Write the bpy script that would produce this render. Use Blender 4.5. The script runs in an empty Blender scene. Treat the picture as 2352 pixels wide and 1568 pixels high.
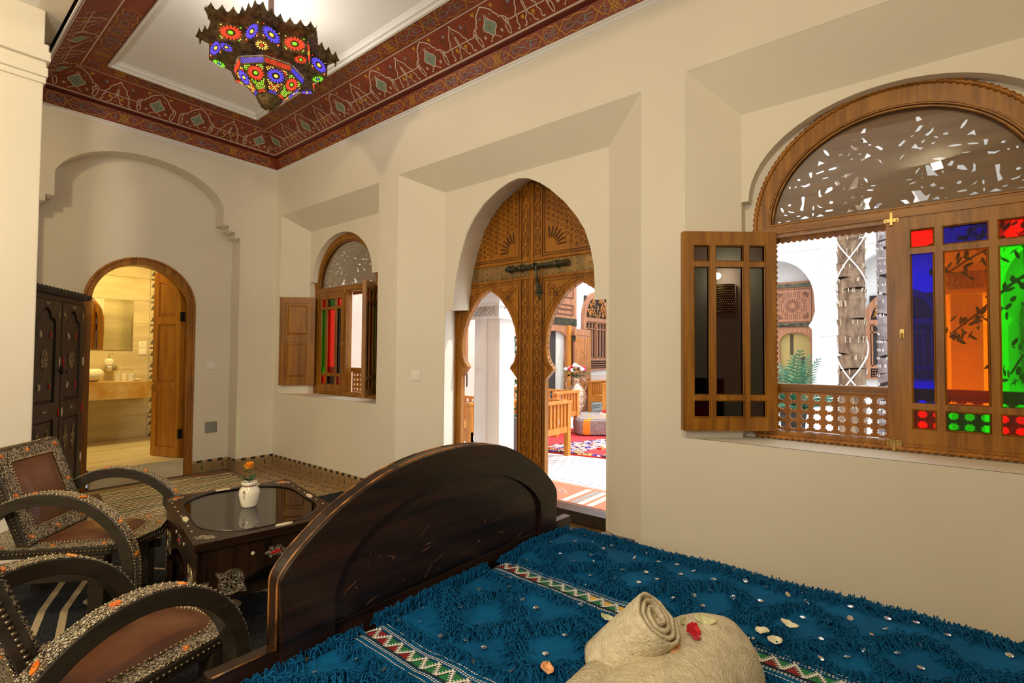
import bpy, bmesh, math, random
from math import sin, cos, pi, radians, atan2, hypot, sqrt
from mathutils import Vector, Matrix, noise
random.seed(7)
SC = bpy.context.scene; COL = SC.collection
# ---------------------------------------------------------------- camera
# world frame: X runs along the window wall away from the room corner, Y points out through it, Z up
cam_d = bpy.data.cameras.new('camera'); cam = bpy.data.objects.new('camera', cam_d); COL.objects.link(cam)
YAW, PIT, ROL = -0.677963, 0.0271216, 0.0075206
_f = Vector((sin(YAW), cos(YAW), 0)); _r = Vector((cos(YAW), -sin(YAW), 0)); _z = Vector((0, 0, 1))
_f2 = _f*cos(PIT)+_z*sin(PIT); _u2 = -_f*sin(PIT)+_z*cos(PIT)
_r3 = _r*cos(ROL)+_u2*sin(ROL); _u3 = -_r*sin(ROL)+_u2*cos(ROL)
CAM = Vector((5.876, -2.845, 1.30))
cam.matrix_world = Matrix(((_r3.x, _u3.x, -_f2.x, CAM.x), (_r3.y, _u3.y, -_f2.y, CAM.y), (_r3.z, _u3.z, -_f2.z, CAM.z), (0, 0, 0, 1)))
cam_d.sensor_width = 36; cam_d.lens = 36*1153.55/2352; cam_d.clip_start = .05
SC.camera = cam
# ---------------------------------------------------------------- world, sun, lights, exposure
SC.view_settings.view_transform = 'Standard'; SC.view_settings.look = 'None'
SC.view_settings.exposure = 0.0; SC.view_settings.gamma = 1.0; SC.view_settings.use_curve_mapping = False
W = bpy.data.worlds.new('sky'); SC.world = W; W.use_nodes = True
_bg = W.node_tree.nodes['Background']; _bg.inputs[0].default_value = (.86, .93, 1, 1); _bg.inputs[1].default_value = 3.9
sd = bpy.data.lights.new('sun', 'SUN'); sd.energy = 2.6; sd.angle = radians(1.5); sd.color = (1, .95, .88)
sun = bpy.data.objects.new('sun', sd); COL.objects.link(sun)
sun.rotation_euler = Vector((-.42, -.52, -.85)).to_track_quat('-Z', 'Y').to_euler(); sun.location = (3, 5, 12)
def area(name, loc, aim, size, power, col, sy=None):
    l = bpy.data.lights.new(name, 'AREA'); l.energy = power; l.color = col; l.size = size
    if sy: l.shape = 'RECTANGLE'; l.size_y = sy
    o = bpy.data.objects.new(name, l); COL.objects.link(o); o.location = loc
    o.rotation_euler = (Vector(aim)-Vector(loc)).to_track_quat('-Z', 'Y').to_euler(); return o
def point(name, loc, power, col, r=.05):
    l = bpy.data.lights.new(name, 'POINT'); l.energy = power; l.color = col; l.shadow_soft_size = r
    o = bpy.data.objects.new(name, l); COL.objects.link(o); o.location = loc; return o
WARM = (1, .79, .47)
# ceiling lamps of the bed alcove and of the part of the room behind the camera
area('bed_ceiling_light', (6.08, -3.85, 3.46), (5.2, -1.6, 1.2), .09, 40, WARM)
area('entry_ceiling_light', (3.15, -4.3, 3.1), (.9, -1.2, 1.6), .22, 33, WARM)
area('ceiling_fill', (5.4, -3.7, 1.7), (.9, -1.2, 3.8), .5, 50, (1, .93, .82))  # added fill for the ceiling and back wall, no fixture stands there
point('side_lamp', (8.40, -1.72, 2.32), 16, (1, .86, .62), .04)
point('wall_sconce', (4.6, -4.9, 2.3), 16, (1, .84, .60), .15)
point('low_left_light', (2.7, -3.5, 1.9), 8, WARM, .12)  # low warm point light out of view at the left
point('chandelier_light', (2.33, -1.2, 3.46), 20, (1, .92, .80), .30)
area('bathroom_light', (-1.15, -1.3, 2.72), (-1.15, -1.25, 0), .5, 42, (1, .72, .24))
# ---------------------------------------------------------------- materials
def new_mat(n):
    m = bpy.data.materials.new(n); m.use_nodes = True; return m, m.node_tree, m.node_tree.nodes['Principled BSDF']
def nd(t, k, **kw):
    n = t.nodes.new(k)
    for a, b in kw.items():
        if a in ('operation', 'blend_type', 'wave_type', 'bands_direction', 'feature', 'distance'): setattr(n, a, b)
        else: n.inputs[a.replace('_', ' ')].default_value = b
    return n
def ramp(t, src, stops):
    r = t.nodes.new('ShaderNodeValToRGB'); e = r.color_ramp.elements
    while len(e) < len(stops): e.new(.5)
    for x, (p, c) in zip(e, stops): x.position = p; x.color = (*c, 1) if len(c) == 3 else c
    t.links.new(src, r.inputs[0]); return r.outputs[0]
def coords(t, scale=(1, 1, 1)):
    c = t.nodes.new('ShaderNodeTexCoord'); m = t.nodes.new('ShaderNodeMapping'); m.inputs['Scale'].default_value = scale
    t.links.new(c.outputs['Object'], m.inputs[0]); return m.outputs[0]
def bump(t, p, h, s=.3, d=.01):
    b = t.nodes.new('ShaderNodeBump'); b.inputs['Strength'].default_value = s; b.inputs['Distance'].default_value = d
    t.links.new(h, b.inputs['Height']); t.links.new(b.outputs[0], p.inputs['Normal'])
def simple(n, c, rough=.5, metal=0, spec=None, **kw):
    m, t, p = new_mat(n); p.inputs['Base Color'].default_value = (*c, 1); p.inputs['Roughness'].default_value = rough; p.inputs['Metallic'].default_value = metal
    if spec is not None: p.inputs['Specular IOR Level'].default_value = spec
    return m
def noisy(n, c1, c2, scale=5, rough=.6, bs=.2, bd=.004, metal=0, stretch=(1, 1, 1), bscale=None, det=4, lo=.35, hi=.65, spec=None):
    m, t, p = new_mat(n); co = coords(t, stretch)
    a = nd(t, 'ShaderNodeTexNoise', Scale=scale, Detail=det); t.links.new(co, a.inputs[0])
    t.links.new(ramp(t, a.outputs[0], [(lo, c1), (hi, c2)]), p.inputs['Base Color'])
    b = a
    if bscale: b = nd(t, 'ShaderNodeTexNoise', Scale=bscale, Detail=3.0); t.links.new(co, b.inputs[0])
    if bs: bump(t, p, b.outputs[0], bs, bd)
    p.inputs['Roughness'].default_value = rough; p.inputs['Metallic'].default_value = metal
    if spec is not None: p.inputs['Specular IOR Level'].default_value = spec
    return m
def wood(n, c1, c2, axis=2, rough=.35, scale=1.0, wear=None):
    m, t, p = new_mat(n); st = [14*scale]*3; st[axis] = 1.1*scale; co = coords(t, st)
    a = nd(t, 'ShaderNodeTexNoise', Scale=1.6, Detail=6.0, Distortion=.6); t.links.new(co, a.inputs[0])
    b = nd(t, 'ShaderNodeTexNoise', Scale=7.0, Detail=3.0); t.links.new(co, b.inputs[0])
    mx = nd(t, 'ShaderNodeMath', operation='MULTIPLY_ADD'); mx.inputs[1].default_value = .35
    t.links.new(b.outputs[0], mx.inputs[0]); t.links.new(a.outputs[0], mx.inputs[2])
    col = ramp(t, mx.outputs[0], [(.48, c1), (.82, c2)])
    if wear:
        g = t.nodes.new('ShaderNodeNewGeometry'); w = nd(t, 'ShaderNodeTexNoise', Scale=9.0, Detail=5.0); t.links.new(coords(t), w.inputs[0])
        ad = nd(t, 'ShaderNodeMath', operation='MULTIPLY_ADD'); ad.inputs[1].default_value = .16
        t.links.new(w.outputs[0], ad.inputs[0]); t.links.new(g.outputs['Pointiness'], ad.inputs[2])
        f = ramp(t, ad.outputs[0], [(.640, (0, 0, 0)), (.675, (1, 1, 1))])
        mi = t.nodes.new('ShaderNodeMix'); mi.data_type = 'RGBA'; t.links.new(f, mi.inputs[0]); t.links.new(col, mi.inputs[6]); mi.inputs[7].default_value = (*wear, 1)
        col = mi.outputs[2]
    t.links.new(col, p.inputs['Base Color']); bump(t, p, mx.outputs[0], .12, .003)
    p.inputs['Roughness'].default_value = rough; return m
def glass(n, c, gl=.06, rough=.0):
    m = bpy.data.materials.new(n); m.use_nodes = True; t = m.node_tree; t.nodes.remove(t.nodes['Principled BSDF']); o = t.nodes['Material Output']
    a = t.nodes.new('ShaderNodeBsdfTransparent'); a.inputs[0].default_value = (*c, 1)
    g = t.nodes.new('ShaderNodeBsdfGlossy'); g.inputs['Roughness'].default_value = rough; g.inputs[0].default_value = (1, 1, 1, 1)
    fr = t.nodes.new('ShaderNodeLayerWeight'); fr.inputs[0].default_value = .25
    ml = nd(t, 'ShaderNodeMath', operation='MULTIPLY_ADD'); ml.inputs[1].default_value = .5; ml.inputs[2].default_value = gl; t.links.new(fr.outputs['Fresnel'], ml.inputs[0])
    x = t.nodes.new('ShaderNodeMixShader'); t.links.new(ml.outputs[0], x.inputs[0]); t.links.new(a.outputs[0], x.inputs[1]); t.links.new(g.outputs[0], x.inputs[2])
    t.links.new(x.outputs[0], o.inputs[0]); return m
def emit(n, c, s):
    m, t, p = new_mat(n); p.inputs['Base Color'].default_value = (*c, 1); p.inputs['Emission Color'].default_value = (*c, 1); p.inputs['Emission Strength'].default_value = s; p.inputs['Roughness'].default_value = .15; return m
def worm(n, dark, light, scale=70, rough=.38, metal=.85, k=20):
    """embossed metal sheet with vermicelli relief"""
    m, t, p = new_mat(n); co = coords(t)
    a = nd(t, 'ShaderNodeTexNoise', Scale=scale, Detail=1.0, Distortion=.8); t.links.new(co, a.inputs[0])
    x = nd(t, 'ShaderNodeMath', operation='MULTIPLY'); x.inputs[1].default_value = k; t.links.new(a.outputs[0], x.inputs[0])
    s = nd(t, 'ShaderNodeMath', operation='SINE'); t.links.new(x.outputs[0], s.inputs[0])
    h = nd(t, 'ShaderNodeMath', operation='MULTIPLY_ADD'); h.inputs[1].default_value = .5; h.inputs[2].default_value = .5; t.links.new(s.outputs[0], h.inputs[0])
    t.links.new(ramp(t, h.outputs[0], [(.25, dark), (.72, light)]), p.inputs['Base Color']); bump(t, p, h.outputs[0], .8, .004)
    p.inputs['Metallic'].default_value = metal; p.inputs['Roughness'].default_value = rough; return m
M = {}
M['plaster'] = noisy('plaster', (.765, .705, .585), (.80, .74, .615), 1.6, .75, .25, .006, bscale=9)
M['white_plaster'] = noisy('white_plaster', (.80, .79, .77), (.84, .83, .81), 2, .8, .15, .004, bscale=14)
M['pink_plaster'] = noisy('pink_plaster', (.66, .50, .42), (.72, .56, .48), 2, .8, .15, .004, bscale=14)
M['ceil'] = noisy('ceiling_paint', (.84, .83, .80), (.86, .85, .82), 1.5, .8, .05, .003)
M['stucco'] = simple('carved_stucco', (.80, .79, .78), .8)
M['stucco_d'] = simple('stucco_groove', (.62, .63, .65), .9)
M['wood'] = wood('varnished_cedar', (.19, .068, .004), (.37, .150, .010), 2, .38)
M['woodx'] = wood('varnished_cedar_rail', (.19, .068, .004), (.37, .150, .010), 0, .38)
M['wood_y'] = wood('bathroom_door_wood', (.32, .11, .008), (.48, .20, .020), 2, .3)
M['wood_c'] = wood('carved_door_cedar', (.24, .080, .003), (.41, .155, .008), 2, .42)
M['wood_k'] = wood('carved_groove_wood', (.085, .026, .004), (.13, .045, .008), 2, .5)
M['fret'] = wood('fretwork_wood', (.16, .075, .030), (.24, .12, .052), 0, .45)
M['wood_o'] = wood('orange_bench_wood', (.50, .17, .02), (.66, .27, .04), 2, .4)
M['wood_r'] = wood('courtyard_wood', (.30, .115, .05), (.46, .20, .095), 2, .45)
M['wood_rk'] = simple('courtyard_groove', (.13, .04, .018), .6)
M['ebony'] = wood('dark_stained_wood', (.005, .0028, .002), (.030, .012, .0055), 1, .30)
M['ebonyz'] = wood('dark_stained_wood_upright', (.006, .003, .002), (.034, .014, .006), 2, .30)
M['ebony_w'] = wood('wardrobe_wood', (.030, .022, .017), (.062, .044, .032), 2, .42)
M['worn'] = noisy('worn_wood_edge', (.05, .022, .008), (.42, .17, .035), 14, .4, 0, lo=.42, hi=.62)
M['arm'] = wood('armchair_wood', (.020, .015, .009), (.040, .030, .018), 0, .38)
M['leather'] = noisy('brown_leather', (.095, .030, .014), (.21, .075, .022), 5, .32, .12, .003, bscale=120, lo=.3, hi=.75)
M['metal'] = worm('embossed_silver', (.07, .055, .035), (.78, .68, .50), 115, .33)
M['metal_f'] = worm('filigree_metal', (.03, .02, .012), (.50, .44, .30), 60, .4, .8, 22)
M['stud'] = simple('brass_nail', (.46, .36, .20), .3, .95)
M['stud_d'] = simple('dark_brass_nail', (.16, .12, .07), .35, .9)
M['brass'] = noisy('aged_brass', (.30, .18, .05), (.56, .38, .13), 14, .35, .15, .002, metal=.9)
M['copper'] = noisy('copper_band', (.22, .16, .07), (.44, .27, .11), 9, .42, .2, .002, metal=.7)
M['iron'] = noisy('dark_iron', (.05, .05, .035), (.13, .12, .08), 12, .4, .2, .002, metal=.85)
M['stone_o'] = noisy('orange_bone', (.75, .13, .01), (.95, .30, .02), 40, .35, 0)
M['stone_r'] = simple('red_bone', (.50, .012, .010), .3)
M['bone'] = simple('cream_bone', (.74, .64, .42), .35)
M['red'] = noisy('red_ceiling_paint', (.185, .030, .010), (.25, .048, .017), 6, .5, .1, .002, det=6)
M['reddark'] = simple('dark_red_paint', (.12, .014, .006), .5)
M['gold'] = simple('ochre_paint', (.56, .29, .022), .55)
M['cream'] = simple('cream_paint', (.62, .50, .38), .6)
M['teal'] = simple('sage_paint', (.20, .27, .20), .6)
M['slate'] = simple('slate_blue_paint', (.22, .25, .32), .6)
M['green_d'] = simple('dark_green_paint', (.05, .075, .045), .6)
M['pinkp'] = simple('pale_pink_paint', (.72, .48, .36), .6)
M['trimw'] = simple('white_trim', (.80, .78, .73), .5)
M['switch'] = simple('switch_plastic', (.86, .83, .76), .3)
M['greybox'] = noisy('grey_box', (.22, .23, .21), (.27, .28, .25), 8, .5, 0)
M['tile'] = noisy('tan_zellige', (.235, .145, .062), (.40, .27, .135), 5, .3, .25, .004, det=5)
M['tile_d'] = simple('dark_zellige', (.035, .032, .022), .3)
M['tile_l'] = simple('sand_zellige', (.46, .33, .19), .35)
M['grout'] = simple('grout', (.20, .135, .07), .9)
M['btile'] = noisy('sandstone_tile', (.56, .47, .30), (.72, .62, .42), 1.6, .22, .05, .002, stretch=(1, 1, 5), det=6)
M['btile2'] = noisy('sandstone_floor_tile', (.66, .56, .38), (.78, .69, .50), 1.6, .2, .03, .002, stretch=(5, 1, 1), det=6)
M['marble'] = noisy('yellow_marble', (.62, .46, .22), (.52, .27, .045), 6, .15, 0, det=6)
M['porcelain'] = simple('porcelain', (.82, .80, .72), .08)
M['mirror'] = simple('mirror', (.86, .88, .86), .02, 1)
M['chrome'] = simple('chrome', (.72, .72, .70), .12, 1)
M['black'] = simple('black_metal', (.02, .02, .02), .4, .5)
M['teal_cloth'] = noisy('blue_wool', (.0, .070, .185), (.001, .105, .26), 9, .9, .5, .002, bscale=260, spec=.15)
M['strand'] = simple('blue_wool_yarn', (.001, .080, .20), .8, spec=.15)
M['white_yarn'] = simple('white_yarn', (.75, .74, .66), .8)
M['gold_yarn'] = simple('gold_yarn', (.70, .36, .02), .8)
M['red_yarn'] = simple('dark_red_yarn', (.22, .010, .012), .8)
M['green_yarn'] = simple('green_yarn', (.008, .16, .05), .8)
M['black_yarn'] = simple('black_yarn', (.01, .02, .03), .9)
M['sequin'] = simple('silver_sequin', (.85, .83, .78), .18, .9)
M['towel'] = noisy('cream_terry', (.60, .52, .36), (.74, .66, .48), 60, .95, .9, .006, bscale=170, spec=.1)
M['carpet'] = noisy('black_carpet', (.008, .010, .014), (.040, .043, .050), 160, .95, .4, .004, spec=.1)
M['carpet_l'] = noisy('beige_carpet_pile', (.42, .32, .18), (.58, .46, .29), 150, .95, .4, .004, spec=.1)
M['wool_dk'] = noisy('dark_wool', (.05, .035, .02), (.10, .07, .04), 60, .95, .5, .003)
M['wool_lt'] = noisy('cream_wool', (.50, .42, .27), (.66, .57, .40), 60, .95, .5, .003)
M['wool_gn'] = noisy('sage_wool', (.30, .29, .17), (.42, .39, .24), 60, .95, .5, .003)
M['wool_or'] = noisy('apricot_wool', (.48, .33, .17), (.60, .43, .25), 60, .95, .5, .003)
M['ctile'] = simple('white_court_tile', (.80, .80, .80), .35)
M['ctile_g'] = simple('green_court_tile', (.10, .16, .14), .3)
M['kilim_a'] = simple('kilim_rust', (.55, .17, .09), .9)
M['kilim_b'] = simple('kilim_cream', (.70, .56, .42), .9)
M['kilim_c'] = simple('kilim_grey', (.30, .27, .25), .9)
M['rug_red'] = noisy('red_rug_pile', (.50, .012, .018), (.70, .04, .04), 40, .95, .6, .01)
M['rug_w'] = simple('white_rug_pile', (.80, .78, .74), .95)
M['rug_b'] = simple('violet_rug_pile', (.10, .07, .42), .95)
M['rug_y'] = simple('yellow_rug_pile', (.72, .50, .16), .95)
M['rug_k'] = simple('black_rug_pile', (.03, .03, .04), .95)
M['trunk'] = noisy('palm_bark', (.13, .075, .045), (.34, .23, .14), 5, .9, .9, .03, stretch=(3, 3, 1), bscale=22)
M['trunk_l'] = noisy('pale_palm_fibre', (.46, .36, .24), (.62, .52, .38), 16, .9, .6, .01, stretch=(4, 4, 1))
M['trunk_w'] = noisy('bleached_palm_bark', (.52, .48, .46), (.80, .77, .74), 4, .9, .6, .02)
M['trunk_v'] = noisy('grey_palm_bark', (.22, .17, .17), (.36, .30, .30), 9, .9, .6, .02)
M['leaf'] = noisy('palm_leaf', (.015, .10, .045), (.06, .24, .12), 8, .4, 0)
M['leaf_d'] = simple('ficus_leaf', (.02, .085, .02), .4)
M['stem'] = simple('stem', (.10, .09, .03), .6)
M['rose_y'] = noisy('yellow_rose', (.95, .50, .015), (.90, .20, .01), 30, .5, 0)
M['cer'] = simple('glazed_cream_ceramic', (.80, .72, .56), .12)
M['cer_r'] = simple('brown_glaze', (.20, .06, .03), .2)
M['interior_or_curtain'] = noisy('grey_curtain', (.50, .47, .42), (.60, .57, .51), 3, .9, .1, .01, stretch=(12, 12, 1))
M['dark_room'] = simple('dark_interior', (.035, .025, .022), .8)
M['lamp_red'] = emit('lit_red_glass', (1.0, .05, .02), 1.3)
M['lamp_blue'] = emit('lit_blue_glass', (.10, .07, .85), 1.0)
M['lamp_green'] = emit('lit_green_glass', (.22, .95, .03), 1.0)
M['lamp_yel'] = emit('lit_amber_glass', (1.0, .62, .12), 1.2)
M['lamp_metal'] = noisy('pierced_brass', (.045, .028, .010), (.20, .13, .05), 26, .5, .5, .003, metal=.6)
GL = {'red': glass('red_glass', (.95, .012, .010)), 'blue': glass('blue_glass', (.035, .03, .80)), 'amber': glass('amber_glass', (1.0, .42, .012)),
      'green': glass('green_glass', (.07, .78, .025)), 'dred': glass('unlit_red_glass', (.40, .015, .02), .06), 'dgreen': glass('unlit_green_glass', (.05, .12, .075), .07),  # darker tints carry the dimness of panes without daylight behind
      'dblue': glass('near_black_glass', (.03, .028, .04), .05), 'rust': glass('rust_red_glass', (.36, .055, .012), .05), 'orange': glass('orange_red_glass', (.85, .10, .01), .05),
      'mid': glass('mid_green_glass', (.08, .30, .06), .05), 'clear': glass('clear_glass', (.97, .98, .97), .03)}
# ---------------------------------------------------------------- mesh helpers
I4 = Matrix.Identity(4)
WA = Matrix(((1, 0, 0, 0), (0, 0, 1, 0), (0, 1, 0, 0), (0, 0, 0, 1)))      # (u,v,w) -> X=u, Z=v, Y=w
WB = Matrix(((0, 0, 1, 0), (1, 0, 0, 0), (0, 1, 0, 0), (0, 0, 0, 1)))      # (u,v,w) -> Y=u, Z=v, X=w
def T(x, y, z): return Matrix.Translation((x, y, z))
def RZ(a): return Matrix.Rotation(a, 4, 'Z')
def RX(a): return Matrix.Rotation(a, 4, 'X')
def RY(a): return Matrix.Rotation(a, 4, 'Y')
def SCL(x, y, z): return Matrix.Diagonal((x, y, z, 1))
class MB:
    def __init__(s, Mx=None): s.v = []; s.f = []; s.m = []; s.M = Mx or I4
    def add(s, vs, fs, M=None, m=0):
        n = len(s.v); Q = s.M @ M if M is not None else s.M
        s.v += [Q @ Vector(p) for p in vs]; s.f += [tuple(i+n for i in f) for f in fs]; s.m += [m]*len(fs); return s
    def box(s, x0, x1, y0, y1, z0, z1, M=None, m=0):
        vs = [(x, y, z) for x in (x0, x1) for y in (y0, y1) for z in (z0, z1)]
        return s.add(vs, [(0, 1, 3, 2), (4, 6, 7, 5), (0, 4, 5, 1), (2, 3, 7, 6), (0, 2, 6, 4), (1, 5, 7, 3)], M, m)
    def prism(s, poly, d0, d1, M=None, m=0, top=None):
        n = len(poly); tp = top or poly
        return s.add([(p[0], p[1], d0) for p in poly]+[(p[0], p[1], d1) for p in tp],
                     [tuple(range(n)), tuple(range(2*n-1, n-1, -1))]+[(i, (i+1) % n, n+(i+1) % n, n+i) for i in range(n)], M, m)
    def tube(s, path, r, seg=8, M=None, m=0, cap=True, sec=None, closed=False):
        P = [Vector(p) for p in path]; n = len(P); vs = []; up = None
        for i, p in enumerate(P):
            a = P[(i-1) % n] if (closed or i > 0) else p; b = P[(i+1) % n] if (closed or i < n-1) else p
            t = (b-a).normalized()
            if up is None: up = Vector((0, 0, 1)) if abs(t.z) < .9 else Vector((1, 0, 0))
            x = t.cross(up)
            if x.length < 1e-5: x = t.cross(Vector((0, 1, .1)))
            x.normalize(); y = x.cross(t); up = y
            rr = r(i/(n-1)) if callable(r) else (r[i] if isinstance(r, (list, tuple)) else r)
            for k in range(seg):
                if sec: c, d = sec(i, k)
                else: c, d = cos(2*pi*k/seg), sin(2*pi*k/seg)
                vs.append(p+x*(rr*c)+y*(rr*d))
        fs = [(i*seg+k, i*seg+(k+1) % seg, ((i+1) % n)*seg+(k+1) % seg, ((i+1) % n)*seg+k) for i in range(n if closed else n-1) for k in range(seg)]
        if cap and not closed: fs += [tuple(range(seg-1, -1, -1)), tuple((n-1)*seg+k for k in range(seg))]
        return s.add(vs, fs, M, m)
    def lathe(s, prof, seg=20, M=None, m=0, a0=0, a1=2*pi):
        full = abs(a1-a0-2*pi) < 1e-6; k = seg if full else seg+1; vs = []
        for r, z in prof: vs += [(r*cos(a0+(a1-a0)*j/seg), r*sin(a0+(a1-a0)*j/seg), z) for j in range(k)]
        fs = []
        for i in range(len(prof)-1):
            for j in range(seg):
                j2 = (j+1) % k; fs.append((i*k+j, i*k+j2, (i+1)*k+j2, (i+1)*k+j))
        if full:
            if prof[0][0] > 1e-4: fs.append(tuple(range(k-1, -1, -1)))
            if prof[-1][0] > 1e-4: fs.append(tuple((len(prof)-1)*k+j for j in range(k)))
        return s.add(vs, fs, M, m)
    def ball(s, c, r, seg=8, ring=5, M=None, m=0):
        rx, ry, rz = (r, r, r) if not isinstance(r, (tuple, list)) else r
        vs = [(c[0], c[1], c[2]-rz)]
        for i in range(1, ring):
            a = -pi/2+pi*i/ring
            vs += [(c[0]+rx*cos(a)*cos(2*pi*j/seg), c[1]+ry*cos(a)*sin(2*pi*j/seg), c[2]+rz*sin(a)) for j in range(seg)]
        vs.append((c[0], c[1], c[2]+rz)); n = len(vs)-1
        fs = [(0, 1+(j+1) % seg, 1+j) for j in range(seg)]+[(n, n-seg+j, n-seg+(j+1) % seg) for j in range(seg)]
        for i in range(ring-2):
            for j in range(seg): fs.append((1+i*seg+j, 1+i*seg+(j+1) % seg, 1+(i+1)*seg+(j+1) % seg, 1+(i+1)*seg+j))
        return s.add(vs, fs, M, m)
    def plate(s, outer, holes, d0, d1, M=None, m=0):
        cu = bpy.data.curves.new('c', 'CURVE'); cu.dimensions = '2D'; cu.fill_mode = 'BOTH'; cu.extrude = abs(d1-d0)/2
        for lp in [outer]+list(holes):
            sp = cu.splines.new('POLY'); sp.points.add(len(lp)-1)
            for q, p in zip(sp.points, lp): q.co = (p[0], p[1], 0, 1)
            sp.use_cyclic_u = True
        ob = bpy.data.objects.new('c', cu); COL.objects.link(ob); dg = bpy.context.evaluated_depsgraph_get()
        me = bpy.data.meshes.new_from_object(ob.evaluated_get(dg)); md = (d0+d1)/2
        s.add([(v.co.x, v.co.y, v.co.z+md) for v in me.vertices], [tuple(p.vertices) for p in me.polygons], M, m)
        COL.objects.unlink(ob); bpy.data.objects.remove(ob); bpy.data.meshes.remove(me); return s
    def build(s, name, mats, parent=None, smooth=False, bevel=0, recalc=True, origin=None, auto=False):
        if not isinstance(mats, (list, tuple)): mats = [mats]
        me = bpy.data.meshes.new(name); vs = s.v; pm = parent.matrix_world if parent is not None else I4
        o = bpy.data.objects.new(name, me); COL.objects.link(o)
        if parent is not None:
            inv = PW(parent).inverted(); vs = [inv @ v for v in vs]; o.parent = parent
        elif origin is not None:
            oo = Vector(origin); vs = [v-oo for v in vs]; o.location = oo
        me.from_pydata([tuple(v) for v in vs], [], s.f); me.polygons.foreach_set('material_index', s.m)
        for m in mats: me.materials.append(M[m] if isinstance(m, str) else m)
        if recalc:
            b = bmesh.new(); b.from_mesh(me); bmesh.ops.remove_doubles(b, verts=b.verts, dist=1e-5) if smooth else None
            bmesh.ops.recalc_face_normals(b, faces=b.faces); b.to_mesh(me); b.free()
        if smooth:
            me.polygons.foreach_set('use_smooth', [True]*len(me.polygons))
            if auto: me.set_sharp_from_angle(angle=radians(38))
        if bevel:
            md = o.modifiers.new('bevel', 'BEVEL'); md.width = bevel; md.segments = 2; md.limit_method = 'ANGLE'; md.angle_limit = radians(40)
        me.update(); return o
def PW(o):
    m = Matrix.LocRotScale(o.location, o.rotation_euler, o.scale)
    return PW(o.parent) @ m if o.parent is not None else m
def tag(o, label=None, cat=None, group=None, kind=None):
    if label: o['label'] = label
    if cat: o['category'] = cat
    if group: o['group'] = group
    if kind: o['kind'] = kind
    return o
def empty(name, loc=(0, 0, 0), rz=0, label=None, cat=None, group=None, kind=None, parent=None):
    o = bpy.data.objects.new(name, None); o.empty_display_size = .1; COL.objects.link(o); o.location = loc; o.rotation_euler = (0, 0, rz)
    if parent is not None: o.parent = parent
    return tag(o, label, cat, group, kind)
def inst(name, mesh, parent, mat):
    """another object sharing mesh data, placed by a matrix given in world space"""
    o = bpy.data.objects.new(name, mesh); COL.objects.link(o)
    if parent is not None: o.parent = parent; mat = PW(parent).inverted() @ mat
    o.location, q, o.scale = mat.decompose(); o.rotation_euler = q.to_euler(); return o
def unlinked(mb, name, mats, smooth=False):
    o = mb.build(name, mats, smooth=smooth); me = o.data; COL.objects.unlink(o); bpy.data.objects.remove(o); return me
def arc(cx, cy, rx, ry, a0, a1, n): return [(cx+rx*cos(radians(a0+(a1-a0)*i/n)), cy+ry*sin(radians(a0+(a1-a0)*i/n))) for i in range(n+1)]
def cat(pts, k=6, closed=False):
    """Catmull-Rom through points"""
    n = len(pts); out = []
    for i in range(n if closed else n-1):
        p = [pts[(i+j) % n] if closed else pts[min(max(i+j, 0), n-1)] for j in (-1, 0, 1, 2)]
        for q in range(k):
            t = q/k; out.append(tuple(.5*((2*p[1][c])+(-p[0][c]+p[2][c])*t+(2*p[0][c]-5*p[1][c]+4*p[2][c]-p[3][c])*t*t+(-p[0][c]+3*p[1][c]-3*p[2][c]+p[3][c])*t**3) for c in range(len(pts[0]))))
    if not closed: out.append(tuple(pts[-1]))
    return out
def ribbon(mb, pts, w, fn, m=0, closed=False, taper=False):
    """painted or carved line: 2-D polyline in metres, mapped onto a surface by fn(u,v)->(x,y,z)"""
    n = len(pts); vs = []
    for i in range(n):
        a = pts[(i-1) % n] if (closed or i) else pts[i]; b = pts[(i+1) % n] if (closed or i < n-1) else pts[i]
        dx, dy = b[0]-a[0], b[1]-a[1]; l = hypot(dx, dy) or 1; h = w/2
        if taper: h *= max(.15, sin(pi*min(max(i/(n-1), .04), .96)))
        vs += [fn(pts[i][0]-dy/l*h, pts[i][1]+dx/l*h), fn(pts[i][0]+dy/l*h, pts[i][1]-dx/l*h)]
    mb.add(vs, [(2*i, 2*i+1, (2*i+3) % (2*n), (2*i+2) % (2*n)) for i in range(n if closed else n-1)], None, m)
def blob(mb, pts, fn, m=0):
    mb.add([fn(*p) for p in pts], [tuple(range(len(pts)))], None, m)
def raised(mb, pts, w, h, M_, m=0, closed=False):
    """ribbon with thickness h along local w, for carving that stands proud"""
    n = len(pts); vs = []
    for i in range(n):
        a = pts[(i-1) % n] if (closed or i) else pts[i]; b = pts[(i+1) % n] if (closed or i < n-1) else pts[i]
        dx, dy = b[0]-a[0], b[1]-a[1]; l = hypot(dx, dy) or 1; q = w/2
        ex, ey = -dy/l, dx/l; p = pts[i]
        vs += [(p[0]-ex*q, p[1]-ey*q, 0), (p[0]-ex*q*.6, p[1]-ey*q*.6, h), (p[0]+ex*q*.6, p[1]+ey*q*.6, h), (p[0]+ex*q, p[1]+ey*q, 0)]
    fs = []
    for i in range(n if closed else n-1):
        j = (i+1) % n
        for k in range(3): fs.append((4*i+k, 4*i+k+1, 4*j+k+1, 4*j+k))
    mb.add(vs, fs, M_, m)
def lens(cx, cy, l, w, a=0, n=8):
    ca, sa = cos(a), sin(a); o = []
    for i in range(n):
        t = 2*pi*i/n; x = l/2*cos(t); y = w/2*sin(t)*(.75+.25*abs(sin(t))); o.append((cx+x*ca-y*sa, cy+x*sa+y*ca))
    return o
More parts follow.
